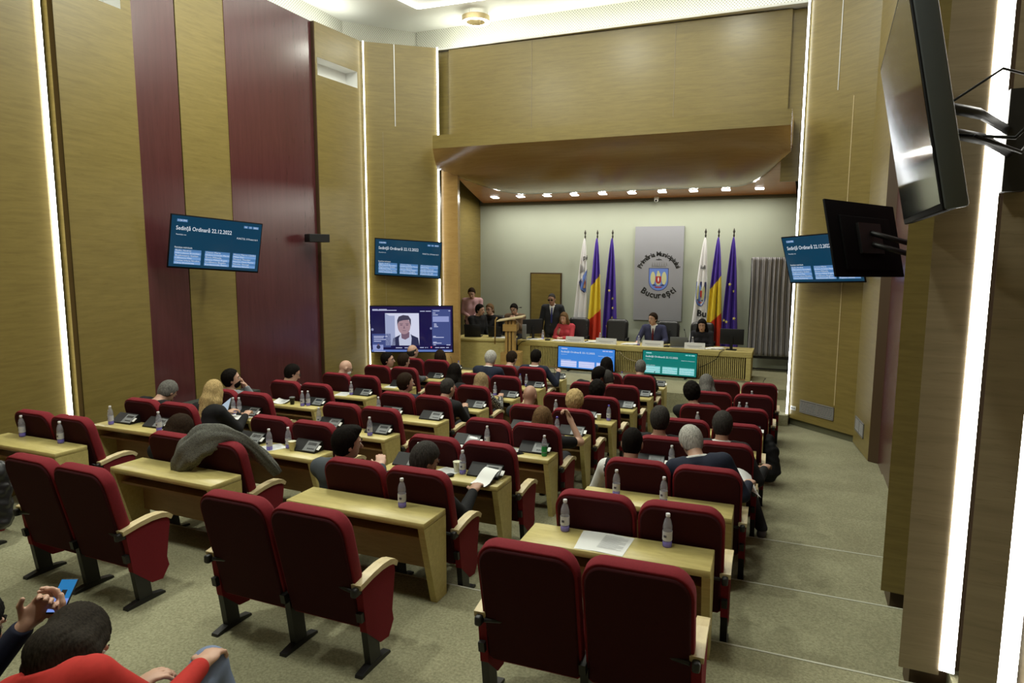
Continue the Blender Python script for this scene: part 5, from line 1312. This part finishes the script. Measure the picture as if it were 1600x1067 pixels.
stage_person('woman with glasses and tied brown hair at the side table', -7.15, 15.75, rz=PI-.5, lean=4, hp=4, hy=20, hair='pony', hcol=LBROWN, glasses=True, top=BLK_, style='sweater', female=True, hands=FH)
stage_person('man in black seen in profile behind the lectern', -7.10, 15.28, rz=-PI*.62, lean=6, hp=6, hy=20, hair='short', hcol=BLACKH, top=BLK_, style='jacket', hands=LAP)
stage_person('man in brown sweater with both hands before his mouth', -6.72, 16.05, rz=PI+.1, lean=12, hp=12, hair='short', hcol=BLACKH, top=(.115, .072, .042, 1), style='sweater', hands={-1: (-.05, .34, 1.04), 1: (.05, .35, 1.03)}, curl=(.8, .9), palm={-1: (.5, -.8, 0), 1: (-.5, -.8, 0)})

# things on the presidium desk
def at_pres(o, x, y, rz=0.0): o.location = (x, y, PT+.0005); o.rotation_euler = (0, 0, rz); return o
def nameplate(label, x, w_=.46):
    t = empty('nameplate'); b = MB(); b.prism([(-.05, 0), (.05, 0), (.006, .135), (-.006, .135)], -w_/2, w_/2, 'x'); b.build('card', M['plastic_white'], t)
    k = MB(); Mk = Matrix.Translation((0, -.05, 0)) @ Matrix.Rotation(-math.atan2(.044, .135), 4, 'X')
    k.box(-w_*.36, w_*.36, -.0015, -.0005, .055, .075, 0, Mk); k.box(-w_*.25, w_*.25, -.0015, -.0005, .030, .040, 0, Mk); k.build('print_lines', M['ink'], t)
    at_pres(t, x, YF+.12); tag(t, label, 'nameplate', 'white nameplates on the presidium')
nameplate('white nameplate before the woman in red', -4.74, .44)
nameplate('white nameplate before the empty chair', -3.98, .48)
nameplate('white nameplate before the man in navy', -2.90, .48)
nameplate('white nameplate before the woman in black', -1.98, .44)
def pres_paper(label, x, y, rz=0, n=2, thick=.004):
    t = empty('paper_sheets'); b = MB()
    for k in range(n): b.box(-.15, .15, -.105, .105, thick*k, thick*(k+.8), 0, XF((.05*k, .012*k, 0), .2*k))
    b.build('sheet', M['paper'], t); at_pres(t, x, y, rz); tag(t, label, 'paper', 'papers on the presidium')
pres_paper('papers at the left end of the presidium by the grey monitor', -5.85, 15.25, .2, 3)
pres_paper('folder of papers before the woman in red', -5.18, 15.22, .0, 2, .012)
pres_paper('pile of papers between the woman in red and the empty chair', -4.38, 15.22, .1, 3, .014)
pres_paper('spread papers right of the empty chair', -3.50, 15.25, -.1, 3, .010)
pres_paper('papers left of the woman in black', -2.38, 15.25, .1, 2)
pres_paper('pile of papers between the woman in black and the monitor', -1.62, 15.22, .0, 3, .012)
def pres_bottle(label, x, y):
    o = copy_tree(BOT['cap_white'], None, BOTK['cap_white']); at_pres(o, x, y); tag(o, label, 'bottle', 'water bottles on the presidium'); return o
pres_bottle('water bottle beside the standing man, left end of the presidium', -5.66, 15.42)
pres_bottle('water bottle between the white flag and the empty chair', -4.22, 15.45)
pres_bottle('water bottle left of the man in navy', -3.24, 15.2)
pres_bottle('water bottle left of the woman in black', -2.08, 15.50)
def table_mic(label, x, y, rz=0.0):
    t = empty('table_microphone'); b = MB(); b.rbox(-.06, .06, -.07, .07, 0, .03, .01); b.build('base', M['black'], t)
    g = MB(); g.tube([(0, .03, .03), (.01, .04, .16), (.03, .0, .28), (.06, -.05, .36)], .005, 6); g.tube([(.06, -.05, .36), (.075, -.07, .39)], .011, 8); g.build('gooseneck', M['black'], t)
    at_pres(t, x, y, rz); tag(t, label, 'microphone', 'table microphones of the presidium')
table_mic('table microphone at the left end of the presidium', -5.46, 15.22, .2)
table_mic('table microphone right of the woman in red', -4.47, 15.30, 3)
table_mic('table microphone right of the man in navy', -2.60, 15.22, .0)
table_mic('table microphone left of the woman in black', -2.20, 15.42, PI)
laptop('open grey laptop right of the man in navy', -2.35, 15.32, PT, PI+.12, 112, .38, .25, None, 'unit_grey')
def monitor(label, x, y, w_, h_, rz, back=False, mat='black'):
    t = empty('monitor'); b = MB(); b.rbox(-w_/2, w_/2, -.02, .02, .12, .12+h_, .008); b.build('display_housing', M[mat], t)
    MB().box(-w_/2+.012, w_/2-.012, -.0215, -.0195, .135, .108+h_).build('screen', M['black_gloss'], t)
    s = MB(); s.box(-.03, .03, .02, .045, .0, .30); s.rbox(-.11, .11, -.07, .10, 0, .014, .005); s.build('stand', M[mat], t)
    at_pres(t, x, y, rz); tag(t, label, 'monitor', 'computer monitors on the stage')
monitor('black monitor seen from behind at the right end of the presidium', -1.22, 15.28, .50, .34, PI-.05)
monitor('dark monitor at the left end of the presidium turned sideways', -5.92, 15.40, .52, .36, PI+.75)
t = empty('speaker_box'); MB().rbox(-.05, .05, -.08, .08, 0, .36, .01).build('casing', M['unit_grey'], t); at_pres(t, -6.08, 15.25, .3); tag(t, 'slim grey box standing at the left end of the presidium', 'speaker')
# loose cables hanging on the slatted front
def cable(label, pts, r=.007, mat='black'):
    p = [Vector(q) for q in pts]; out = []
    for i in range(len(p)-1):
        a = p[max(i-1, 0)]; b = p[i]; c = p[i+1]; d = p[min(i+2, len(p)-1)]
        for k in range(6):
            u = k/6; out.append(.5*((2*b)+(c-a)*u+(2*a-5*b+4*c-d)*u*u+(3*b-a-3*c+d)*u**3))
    out.append(p[-1]); m = MB(); m.tube(out, r, 6); o = m.build('cable', M[mat]); return tag(o, label, 'cable')
M['cable_beige'] = flat('beige cable', (.30, .24, .13, 1), rough=.5)
cable('beige cable sagging between the two screens', [(-3.62, 14.94, .88), (-3.45, 14.95, .74), (-3.1, 14.96, .66), (-2.75, 14.96, .70), (-2.6, 14.97, .82)], .012, 'cable_beige')
cable('black cable hanging from the monitor at the right of the presidium', [(-1.35, 15.05, PT+.01), (-1.42, 14.97, PT-.02), (-1.50, 14.97, .84), (-1.72, 14.96, .70), (-1.84, 14.94, .64)])
cable('black cable hanging at the left end of the presidium', [(-5.86, 15.05, PT+.01), (-6.02, 14.97, PT-.03), (-6.14, 14.97, .85), (-6.17, 14.97, .60), (-6.17, 14.97, .42)])

# ---- lectern and side table
t = empty('lectern', (-6.05, 14.35, SZ), .25); tag(t, 'light wood lectern with sloping top left of the presidium', 'lectern')
l = MB(); l.box(-.31, .31, -.24, .24, 0, .025, 0, Matrix.Translation((0, -.0, 1.19)) @ Matrix.Rotation(r_(-10), 4, 'Y')); l.build('reading_top', M['arm_wood'], t)
l = MB()
for q in (-.12, -.04, .04): l.box(q, q+.055, -.16, .16, .40, 1.16)
l.box(-.17, .15, -.19, .19, .92, 1.08); l.build('column', M['stage_wood'], t)
MB().box(-.22, .24, -.22, .22, 0, .42).build('base', M['stage_wood'], t)
l = MB(); l.tube([(-.30, -.20, 1.24), (-.34, -.20, 1.18), (-.35, -.20, .62)], .016, 8); l.build('side_rail', M['stage_wood'], t)
g = MB(); g.tube([(.02, .15, 1.20), (.0, .10, 1.34), (.08, .0, 1.44), (.2, -.04, 1.46)], .005, 6); g.tube([(.2, -.04, 1.46), (.25, -.05, 1.465)], .011, 8); g.build('gooseneck_microphone', M['black'], t)
t = empty('side_table', (-6.85, 14.42, SZ), .12); tag(t, 'light wood side table with curved panelled front left of the lectern', 'table')
f = MB(); fr = [(-.62+1.30*i/16, -.10-.16*math.sin(PI*i/16)) for i in range(17)]
f.prism(fr+[(.66, .02), (-.62, .02)], 0, .66, 'z', smooth=False); f.build('curved_front', M['desk_wood'], t)
MB().prism([(p[0]*1.04, p[1]-.03) for p in fr]+[(.72, .62), (-.66, .62)], .66, .70, 'z').build('tabletop', M['desk_wood'], t)
for q in (-.60, .60): MB().box(q-.02, q+.02, .0, .58, 0, .66).build('end_panel', M['desk_wood'], t)
TT = SZ+.70
def on_table(o, x, y, rz=0.0): o.location = (x, y, TT+.001); o.rotation_euler = (0, 0, rz); return o
t = empty('paper_sheets'); b = MB(); b.box(-.2, .2, -.12, .12, 0, .008); b.box(-.15, .15, -.10, .10, .008, .015, 0, XF((.1, .03, 0), .4)); b.build('sheet', M['paper'], t); on_table(t, -6.42, 14.65, .1); tag(t, 'white papers on the side table behind the lectern', 'paper')
o = copy_tree(BOT['cap_blue'], None, BOTK['cap_blue']); on_table(o, -6.22, 14.75); tag(o, 'blue-tinted water bottle on the side table right of the lectern', 'bottle')
laptop('dark open laptop on the side table seen from behind, right of lectern', -6.60, 14.80, TT, PI-.1, 100, .36, .26, None, 'black')
laptop('dark open laptop at the left end of the side table', -7.15, 14.62, TT, PI+.25, 100, .40, .30, None, 'black')
cable('black cable coiled on the stage floor under the side table', [(-6.75, 14.62, .78), (-6.72, 14.55, .6), (-6.85, 14.52, .46), (-6.65, 14.45, .44), (-6.45, 14.5, .50), (-6.35, 14.45, .62), (-6.5, 14.44, .66), (-6.62, 14.42, .5), (-6.4, 14.4, .415)], .010)

# ---- wooden door in the back wall
structure(MB().box(-6.60, -5.71, 16.965, 17.0, .40, 2.60).build('door_1', M['edge_brown']))
d1 = structure(MB().box(-6.565, -5.745, 16.945, 16.985, .41, 2.565).build('door_1', M['wall_wood']))

# ---- city crest board and lettering on the back wall
def crest(mb, cx, cz, h, place, ms):
    """shield with eagle wings and a small red inner shield; ms = indices of blue, cream, red, dark, white"""
    w_ = h*.86
    def shield(cx, cz, w, h, n=10): return [(cx-w/2, cz+h/2), (cx+w/2, cz+h/2), (cx+w/2, cz-h*.05)]+[(cx+w/2*math.cos(a)*(1), cz-h*.05-h*.45*math.sin(a)**.9) for a in [PI/2*i/n for i in range(1, n)]]+[(cx, cz-h/2)]+[(cx-w/2*math.cos(a), cz-h*.05-h*.45*math.sin(a)**.9) for a in [PI/2*i/n for i in range(n-1, 0, -1)]]+[(cx-w/2, cz-h*.05)]
    L = lambda d: (lambda u, v: place(u, v, d))
    poly(mb, shield(cx, cz, w_*1.06, h*1.05), L(.0005), ms[3]); poly(mb, shield(cx, cz, w_, h), L(.0015), ms[0])
    for q in (-1, 1): poly(mb, ell_pts(cx+q*w_*.30, cz+h*.06, w_*.13, h*.30, 18), L(.003), ms[1])
    poly(mb, ell_pts(cx, cz+h*.20, w_*.10, h*.14, 14), L(.003), ms[1]); poly(mb, ell_pts(cx, cz-.02*h, w_*.15, h*.26, 16), L(.0032), ms[1]); poly(mb, ell_pts(cx-w_*.02, cz+h*.34, w_*.055, h*.065, 12), L(.004), ms[1])
    poly(mb, shield(cx-w_*.0, cz-h*.02, w_*.30, h*.34), L(.0048), ms[2]); poly(mb, ell_pts(cx, cz-.0*h, w_*.035, h*.11, 10), L(.006), ms[4])
    for q in (-1, 1):
        for e in (0, 1): poly(mb, [(cx+q*(w_*(.12+.1*e)), cz-h*.26-.02*h*e), (cx+q*(w_*(.24+.06*e)), cz-h*.21-.01*h*e), (cx+q*(w_*(.26+.06*e)), cz-h*.26), (cx+q*(w_*(.14+.1*e)), cz-h*.31)], L(.004), ms[3])
    poly(mb, [(cx-w_*.22, cz-h*.33), (cx+w_*.22, cz-h*.33), (cx+w_*.14, cz-h*.38), (cx-w_*.14, cz-h*.38)], L(.0045), ms[2])
CRM = [flat('crest blue', (.13, .22, .60, 1)), flat('crest cream', (.55, .55, .30, 1)), flat('crest red', (.40, .03, .025, 1)), flat('crest navy', (.03, .035, .12, 1)), flat('crest white', (.75, .75, .75, 1)), flat('sign black', (.008, .008, .008, 1)), flat('crown silver', (.20, .20, .21, 1)), flat('flag crest brown', (.40, .22, .10, 1))]
t = empty('wall_sign', (-3.17, 16.94, 2.62)); tag(t, 'tall silver grey wall board with city crest and curved black lettering', 'sign')
MB().box(-.60, .60, 0, .05, -1.18, 1.16).build('board', M['sign_grey'], t)
sg = MB(); pl = lambda u, v, d=.001: (u, -d-.0005, v)
crest(sg, .01, -.15, .54, pl, [0, 1, 2, 3, 4]); o = sg.build('crest', CRM, t)
cr = MB()
quad(cr, -.17, .19, .165, .185, lambda u, v: pl(u, v, .003), 6)
for i in range(7):
    x = -.165+.058*i; poly(cr, [(x, .19), (x+.012, .245), (x+.018, .255), (x+.024, .245), (x+.03, .19), (x+.018, .20)], lambda u, v: pl(u, v, .003), 6); poly(cr, ell_pts(x+.016, .262, .009, .009, 8), lambda u, v: pl(u, v, .003), 6)
poly(cr, [(-.08, .335), (-.03, .355), (.0, .345), (.01, .395), (.02, .345), (.05, .355), (.10, .33), (.05, .338), (.01, .33), (-.03, .338)], lambda u, v: pl(u, v, .003), 5)
cr.build('crown', CRM, t)
lt = MB(); arc_text(lt, 'Primăria Municipiului', .01, -.03, .515, 161, 19, .108, lambda u, v: pl(u, v, .003), bold=.034); arc_text(lt, 'București', .0, .06, .60, 230, 314, .15, lambda u, v: pl(u, v, .003), bold=.03, below=True)
lt.build('lettering', flat('black lettering', (.006, .006, .006, 1), rough=.5), t)

# ---- flags
def flag(label, x, kind, h=3.20, seed=0):
    t = empty('flag', (x, 16.60, SZ)); tag(t, label, 'flag', 'flags on the stage')
    p = MB(); p.tube([(0, .03, .06), (0, .03, h-.10)], .014, 8); p.lathe([(.17, 0), (.17, .03), (.03, .06), (.02, .12)], 20, c=(0, .03, 0)); p.build('pole', M['black_metal'], t)
    f = MB(); f.lathe([(.012, h-.12), (.022, h-.06), (.010, h-.03), (.028, h+.02), (.004, h+.10)], 10, c=(0, .03, 0)); f.build('finial', flat('dark bronze finial', (.03, .025, .02, 1), metal=.6), t)
    rnd = random.Random(seed); ph = rnd.random()*6
    top, bot = h-.11, .48
    dx = {'city': -.10, 'state': -.02, 'union': .0}[kind]
    def C(u, v, d=0.0):   # u across 0..1, v down 0..1
        wv = .02+.38*v**.62
        off = dx*v
        xx = off+(u-.5)*wv+.012*math.sin(5*v+ph)*v; a = u*2*PI*2.2+ph+1.2*v
        yy = -.03-(.055 if kind != 'city' else .022)*math.sin(a)*min(1, v*2.2)-(.02 if kind != 'city' else .006)*math.sin(2*a+1)*v - d
        return (xx, yy, top-(top-bot)*v-.04*(u-.5)*v)
    NU_, NV_ = 44, 240; c = MB()
    cols = {'city': [flat('flag white', (.78, .78, .80, 1), rough=.6)], 'state': [flat('flag blue', (.09, .045, .38, 1), rough=.5), flat('flag yellow', (.80, .62, .05, 1), rough=.5), flat('flag red', (.62, .05, .022, 1), rough=.5)],
            'union': [flat('flag deep blue', (.07, .035, .32, 1), rough=.5)]}[kind]
    def mif(i, j):
        if kind != 'state': return 0
        q = i/NV_-(.09)*(j/NU_-.5)*-1*-1*1.0; q = i/NV_+.13*(j/NU_-.5)
        return 0 if q < .40 else 1 if q < .735 else 2
    c.grid([[C(j/NU_, i/NV_) for j in range(NU_+1)] for i in range(NV_+1)], mif=mif); co = c.build('cloth', cols, t)
    so = co.modifiers.new('thickness', 'SOLIDIFY'); so.thickness = .004; so.offset = 1
    W2 = lambda u, v, d=.0: C(.5+u/(.02+.38*v**.62), v, .010+d)
    if kind == 'union':
        s = MB()
        for (u, v) in ((.42, .50), (.66, .575), (.74, .665), (.62, .76), (.36, .845)) if seed < 5 else ((.36, .42), (.72, .48), (.80, .72), (.30, .76), (.10, .75)):
            cx, cz = C(u, v, .012)[0], C(u, v)[2]; yq = C(u, v, .012)[1]
            pts = [((.047 if i % 2 == 0 else .019)*math.sin(PI*i/5+.1), (.047 if i % 2 == 0 else .019)*math.cos(PI*i/5+.1)) for i in range(10)]
            s.add([(cx+a*.85, yq-.018, cz+b) for a, b in pts]+[(cx, yq-.024, cz)], [(i, (i+1) % 10, 10) for i in range(10)])
        s.build('star', flat('flag stars', (.68, .60, .14, 1), rough=.6), co)
    if kind == 'city':
        z2v = lambda z: min(.99, max(.02, (top-z)/(top-bot))); K = MB()
        PL = lambda u, z, d=.0: W2(u, z2v(z), d+.004)
        if seed < 5:
            poly(K, [(-.085, 1.98), (.115, 2.33), (.125, 1.72), (.06, 1.72), (-.02, 1.78)], lambda u, v: PL(u, v), 3); poly(K, [(-.075, 1.98), (.105, 2.30), (.115, 1.75), (.06, 1.75), (-.02, 1.80)], lambda u, v: PL(u, v, .002), 0)
            poly(K, [(-.0, 2.02), (.06, 2.12), (.10, 2.0), (.10, 1.84), (.03, 1.84)], lambda u, v: PL(u, v, .004), 7); poly(K, [(.04, 2.0), (.09, 2.0), (.08, 1.90), (.05, 1.90)], lambda u, v: PL(u, v, .006), 2)
            for i in range(4): poly(K, [(-.07+.03*i, 2.20+.02*i), (-.05+.03*i, 2.20+.02*i), (-.05+.03*i, 2.40-.02*i), (-.06+.03*i, 2.45-.02*i)], lambda u, v: PL(u, v), 6)
        else: crest(K, -.0, 1.75, .56, lambda u, v, d=0: PL(u*.45-.01, v, d), [0, 1, 2, 3, 4])
        K.build('crest', CRM, co)
        tx = MB()
        if seed < 5: put_text(tx, 'pi', .0, 2.56, .11, 'l', 0, lambda u, v: PL(u, v), bold=.02)
        else: put_text(tx, 'iuli', -.06, 2.35, .09, 'l', 0, lambda u, v: PL(u*.8, v), bold=.02); put_text(tx, 'Bu', -.06, 1.22, .15, 'l', 0, lambda u, v: PL(u, v), bold=.03)
        tx.build('lettering', flat('flag lettering', (.008, .008, .009, 1)), co)
flag('white city flag with crest, left of the left tricolour', -4.98, 'city', seed=1)
flag('blue yellow red flag behind the woman in red', -4.66, 'state', seed=2)
flag('blue flag with yellow stars behind the empty chair', -4.27, 'union', seed=3)
flag('white city flag with crest right of the wall board', -2.02, 'city', seed=6)
flag('blue yellow red flag right of the wall board', -1.72, 'state', seed=7)
flag('blue flag with yellow stars beside the grey curtain', -1.38, 'union', seed=8)

# ---- curtain on a black frame
t = empty('curtain_stand', (-.50, 16.55, SZ)); tag(t, 'grey curtain hanging on a black frame at the right of the stage', 'curtain')
c = MB(); NU_ = 120
c.grid([[((-.44+.88*j/NU_)*(1-.03*math.sin(3*i/20)), -.02-.045*math.sin(j*.40+.5*math.sin(i*.15)+.8*math.sin(j*.09))*(.35+.65*min(1, i/8))-.014*math.sin(j*1.05), 2.63-(2.63-.36)*i/30) for j in range(NU_+1)] for i in range(31)])
co = c.build('curtain', M['curtain'], t); so = co.modifiers.new('thickness', 'SOLIDIFY'); so.thickness = .006
f = MB(); f.tube([(-.46, .04, 2.60), (.46, .04, 2.60)], .02, 8)
for q in (-.45, .45): f.tube([(q, .06, .02), (q, .06, 2.60)], .022, 8); f.box(q-.03, q+.03, -.25, .30, 0, .03)
f.box(-.45, .45, .04, .08, .28, .34); f.box(-.45, .45, -.02, .02, .03, .06); f.build('frame', M['black_metal'], t)

# ---- small camera under the canopy
t = empty('security_camera', (-3.24, 16.80, 4.38)); tag(t, 'small white security camera under the canopy above the wall board', 'camera')
MB().lathe([(.055, .06), (.055, .12)], 16).build('mount', M['white'], t); MB().ball((0, -.01, .03), .055, 8).build('housing', M['plastic_white'], t); MB().ball((0, -.052, .012), .025, 8).build('lens', M['black_gloss'], t)

# ---------------------------------------------------------------- screens on the walls
def arm_to(pt, plate=(.14, .30), n=None):
    def f(t, W, Hh, d):
        q = t.matrix_world.inverted() @ Vector(pt); a = MB()
        a.box(-.22, .22, d, d+.03, -.16, .16); m = Vector((q.x*.45, (q.y+d)*.5+.02, q.z*.5))
        for z in (-.06, .06):
            a.tube([(0, d+.02, z), (m.x+.06, m.y, m.z+z), (q.x, q.y-.02, q.z+z)], .028, 4)
        a.build('wall_arm', M['black_metal'], t)
        p = MB(); Mi = t.matrix_world.inverted(); R_ = Matrix.Translation(q) @ Mi.to_3x3().to_4x4()
        p.box(-.05, .05, -.05, .05, -plate[1]/2, plate[1]/2, 0, R_); p.build('wall_plate', M['black_metal'], t)
    return f
k = 1.09
def away(c, k): return tuple(np.array([0, 0, 3.04])+(np.array(c)-np.array([0, 0, 3.04]))*k)
tv('session screen on the left wall between the maroon panels', 1.35, (-8.045, 7.687, 3.194), 1.17, .16, -.075, SCR_TEAL, bracket=arm_to((-8.55, 7.9, 3.2)))
tv('session screen on the panel left of the stage, above the video call', 1.39, (-7.515, 12.246, 2.973), .472, .269, -.062, SCR_TEAL, bracket=arm_to((-7.75, 12.56, 2.97)))
tv('session screen right of the stage, half hidden by the dark back of another', 1.43, (.365, 12.12, 3.01), -.69, .30, .05, SCR_TEAL, bracket=arm_to((.55, 12.55, 3.0)))
tb, W_, H_ = tv('black television seen from behind on the right wall', 1.24*1.10, (.64, 8.00, 3.216), 1.008+PI, .233, .017, None, bracket=arm_to((1.20, 8.15, 3.1)))
tn, W_, H_ = tv('large television seen edge-on at the upper right', 1.56, (.437, 3.74, 3.66), -1.62, .2, -.01, None, depth=.10, bracket=arm_to((.985, 4.20, 3.62), (.1, .5)))
e = MB(); e.rbox(W_/2-.02, W_/2+.004, .004, .085, -H_/2, H_/2, .02, 3); e.build('side_casing', M['tv_edge'], tn)
c = MB(); c.tube([(.15, .12, -.10), (.28, .35, -.20), (.20, .55, -.05), (.05, .62, .05), (-.10, .55, -.12), (.1, .40, -.25), (.25, .22, -.15)], .008, 6); c.tube([(.2, .12, 0), (.1, .38, .12), (-.05, .60, .02)], .006, 6); c.build('cable_loop', M['black'], tn)
# large video-call screen
NV_BG = screen_mat('screen navy', (.007, .006, .055, 1), 1.0)
tv_c, W_, H_ = tv('large screen with a video call on the panel left of the stage', 1.76, (-7.40, 12.15, 1.505), .388, .007, .004, (NV_BG,), ink=False, height=1.0, bracket=arm_to((-7.7, 12.6, 1.5)))
vm = [emitter('call '+n, c, 1.0) for n, c in (('pale room', (.62, .64, .80, 1)), ('room shade', (.33, .37, .56, 1)), ('face', (.36, .235, .27, 1)), ('hair', (.055, .05, .085, 1)), ('suit', (.028, .03, .075, 1)), ('shirt', (.50, .53, .68, 1)),
      ('side panel', (.055, .075, .22, 1)), ('selected row', (.27, .31, .58, 1)), ('white text', (.55, .58, .80, 1)), ('bar', (.11, .18, .47, 1)), ('record dot', (.75, .10, .16, 1)), ('face shade', (.17, .105, .15, 1)), ('strip text', (.25, .27, .45, 1)))]
v = MB(); sc_ = 1.70
def L_(d): return lambda u, w_: ((u-.5)*sc_, -.003-d, (.5-w_)*.955)
Z0, Z1, Z2, Z3 = L_(0), L_(.0008), L_(.0016), L_(.0024)
quad(v, .175, .595, .86, .145, Z0, 0); quad(v, .175, .295, .86, .20, Z1, 1); poly(v, [(.175, .145), (.30, .27), (.175, .34)], Z1, 1)
poly(v, [(.25, .86), (.27, .70), (.345, .635), (.375, .60), (.485, .60), (.51, .635), (.58, .69), (.595, .86)], Z1, 4)
poly(v, [(.345, .86), (.34, .70), (.365, .60), (.49, .60), (.50, .70), (.49, .86)], Z2, 5); poly(v, [(.375, .70), (.37, .56), (.475, .56), (.47, .68), (.42, .73)], L_(.0020), 11)
poly(v, ell_pts(.408, .425, .080, .185, 24), Z3, 2); poly(v, [(.325, .43), (.325, .30), (.345, .22), (.40, .185), (.465, .20), (.495, .28), (.495, .44), (.482, .36), (.47, .29), (.40, .30), (.35, .325), (.333, .37)], L_(.003), 3)
for q in (.375, .447): poly(v, ell_pts(q, .405, .017, .013, 10), L_(.0034), 11); quad(v, q-.02, q+.02, .378, .37, L_(.0034), 3)
poly(v, [(.408, .41), (.420, .48), (.400, .485)], L_(.0034), 11); quad(v, .388, .432, .535, .525, L_(.0034), 11)
quad(v, .755, .985, .85, .06, Z0, 6); quad(v, .765, .965, .335, .215, Z1, 7); quad(v, .01, .24, .90, .60, Z1, 6); quad(v, .015, .145, .965, .845, Z2, 7); poly(v, ell_pts(.085, .895, .025, .045, 10), Z3, 4); poly(v, ell_pts(.085, .845, .012, .022, 8), Z3, 11)
quad(v, .0, 1.0, 1.0, .955, Z0, 9); poly(v, ell_pts(.742, .90, .010, .017, 14), Z1, 10); poly(v, ell_pts(.015, .505, .016, .028, 14), Z1, 12); poly(v, ell_pts(.742, .48, .014, .026, 14), Z1, 12)
for (a, b, y) in ((.02, .09, .055), (.10, .20, .055), (.02, .32, .075), (.61, .67, .095), (.68, .745, .095), (.77, .85, .085), (.96, .985, .085), (.765, .80, .135), (.765, .83, .175), (.78, .81, .375), (.78, .815, .405), (.78, .83, .435), (.765, .80, .65), (.765, .90, .672), (.765, .81, .78), (.765, .87, .80), (.77, .80, .84), (.93, .98, .84),
                  (.03, .16, .65), (.17, .20, .65), (.03, .15, .68), (.03, .18, .72), (.03, .12, .76), (.30, .38, .905), (.41, .47, .905), (.60, .65, .90), (.665, .68, .90), (.69, .70, .90), (.79, .84, .90), (.85, .91, .90), (.925, .96, .90), (.03, .17, .985), (.90, .98, .985)):
    quad(v, a, b, y+.014, y, L_(.0022), 8)
v.build('call_picture', vm, tv_c)
# black loudspeaker on the left wall
t = empty('loudspeaker', (-8.30, 10.32, 3.36), r_(62)); tag(t, 'small black loudspeaker on the left wall beside the maroon panel', 'speaker')
b = MB(); b.rbox(-.20, .20, -.12, .12, -.075, .075, .012); b.build('cabinet', M['black'], t); MB().box(-.19, .19, -.124, -.118, -.066, .066).build('grille', M['black_metal'], t); b = MB(); b.tube([(0, .10, 0), (0, .26, 0)], .02, 8); b.build('bracket', M['black_metal'], t)

# ---------------------------------------------------------------- phone of the person at the left edge
t = empty('smartphone'); b = MB(); b.rbox(-.037, .037, -.005, .005, -.078, .078, .004); b.build('case', M['black'], t)
s = MB(); s.box(-.034, .034, -.0058, -.0050, -.072, .072); s.box(-.034, .034, -.0060, -.0057, -.072, -.012, 1); s.box(-.010, .012, -.0062, -.0059, .0, .026, 2)
s.build('screen', [screen_mat('phone screen blue', (.02, .19, .45, 1), .9), screen_mat('phone screen pale', (.20, .32, .80, 1), .9), M['black']], t)
_b, _i = CLOSE; _w = _b.matrix_basis
hl = Matrix.LocRotScale(_b.location, _b.rotation_euler, None) @ Vector(_i['arm'][1][1]+nrm(_i['arm'][1][1]-_i['arm'][1][0])*.07)
PHONE = t; t.location = hl+Vector((.0, .03, .045)); t.rotation_euler = (r_(-52), 0, r_(24))
tag(t, 'smartphone with lit blue screen in the hands at the left edge', 'phone')
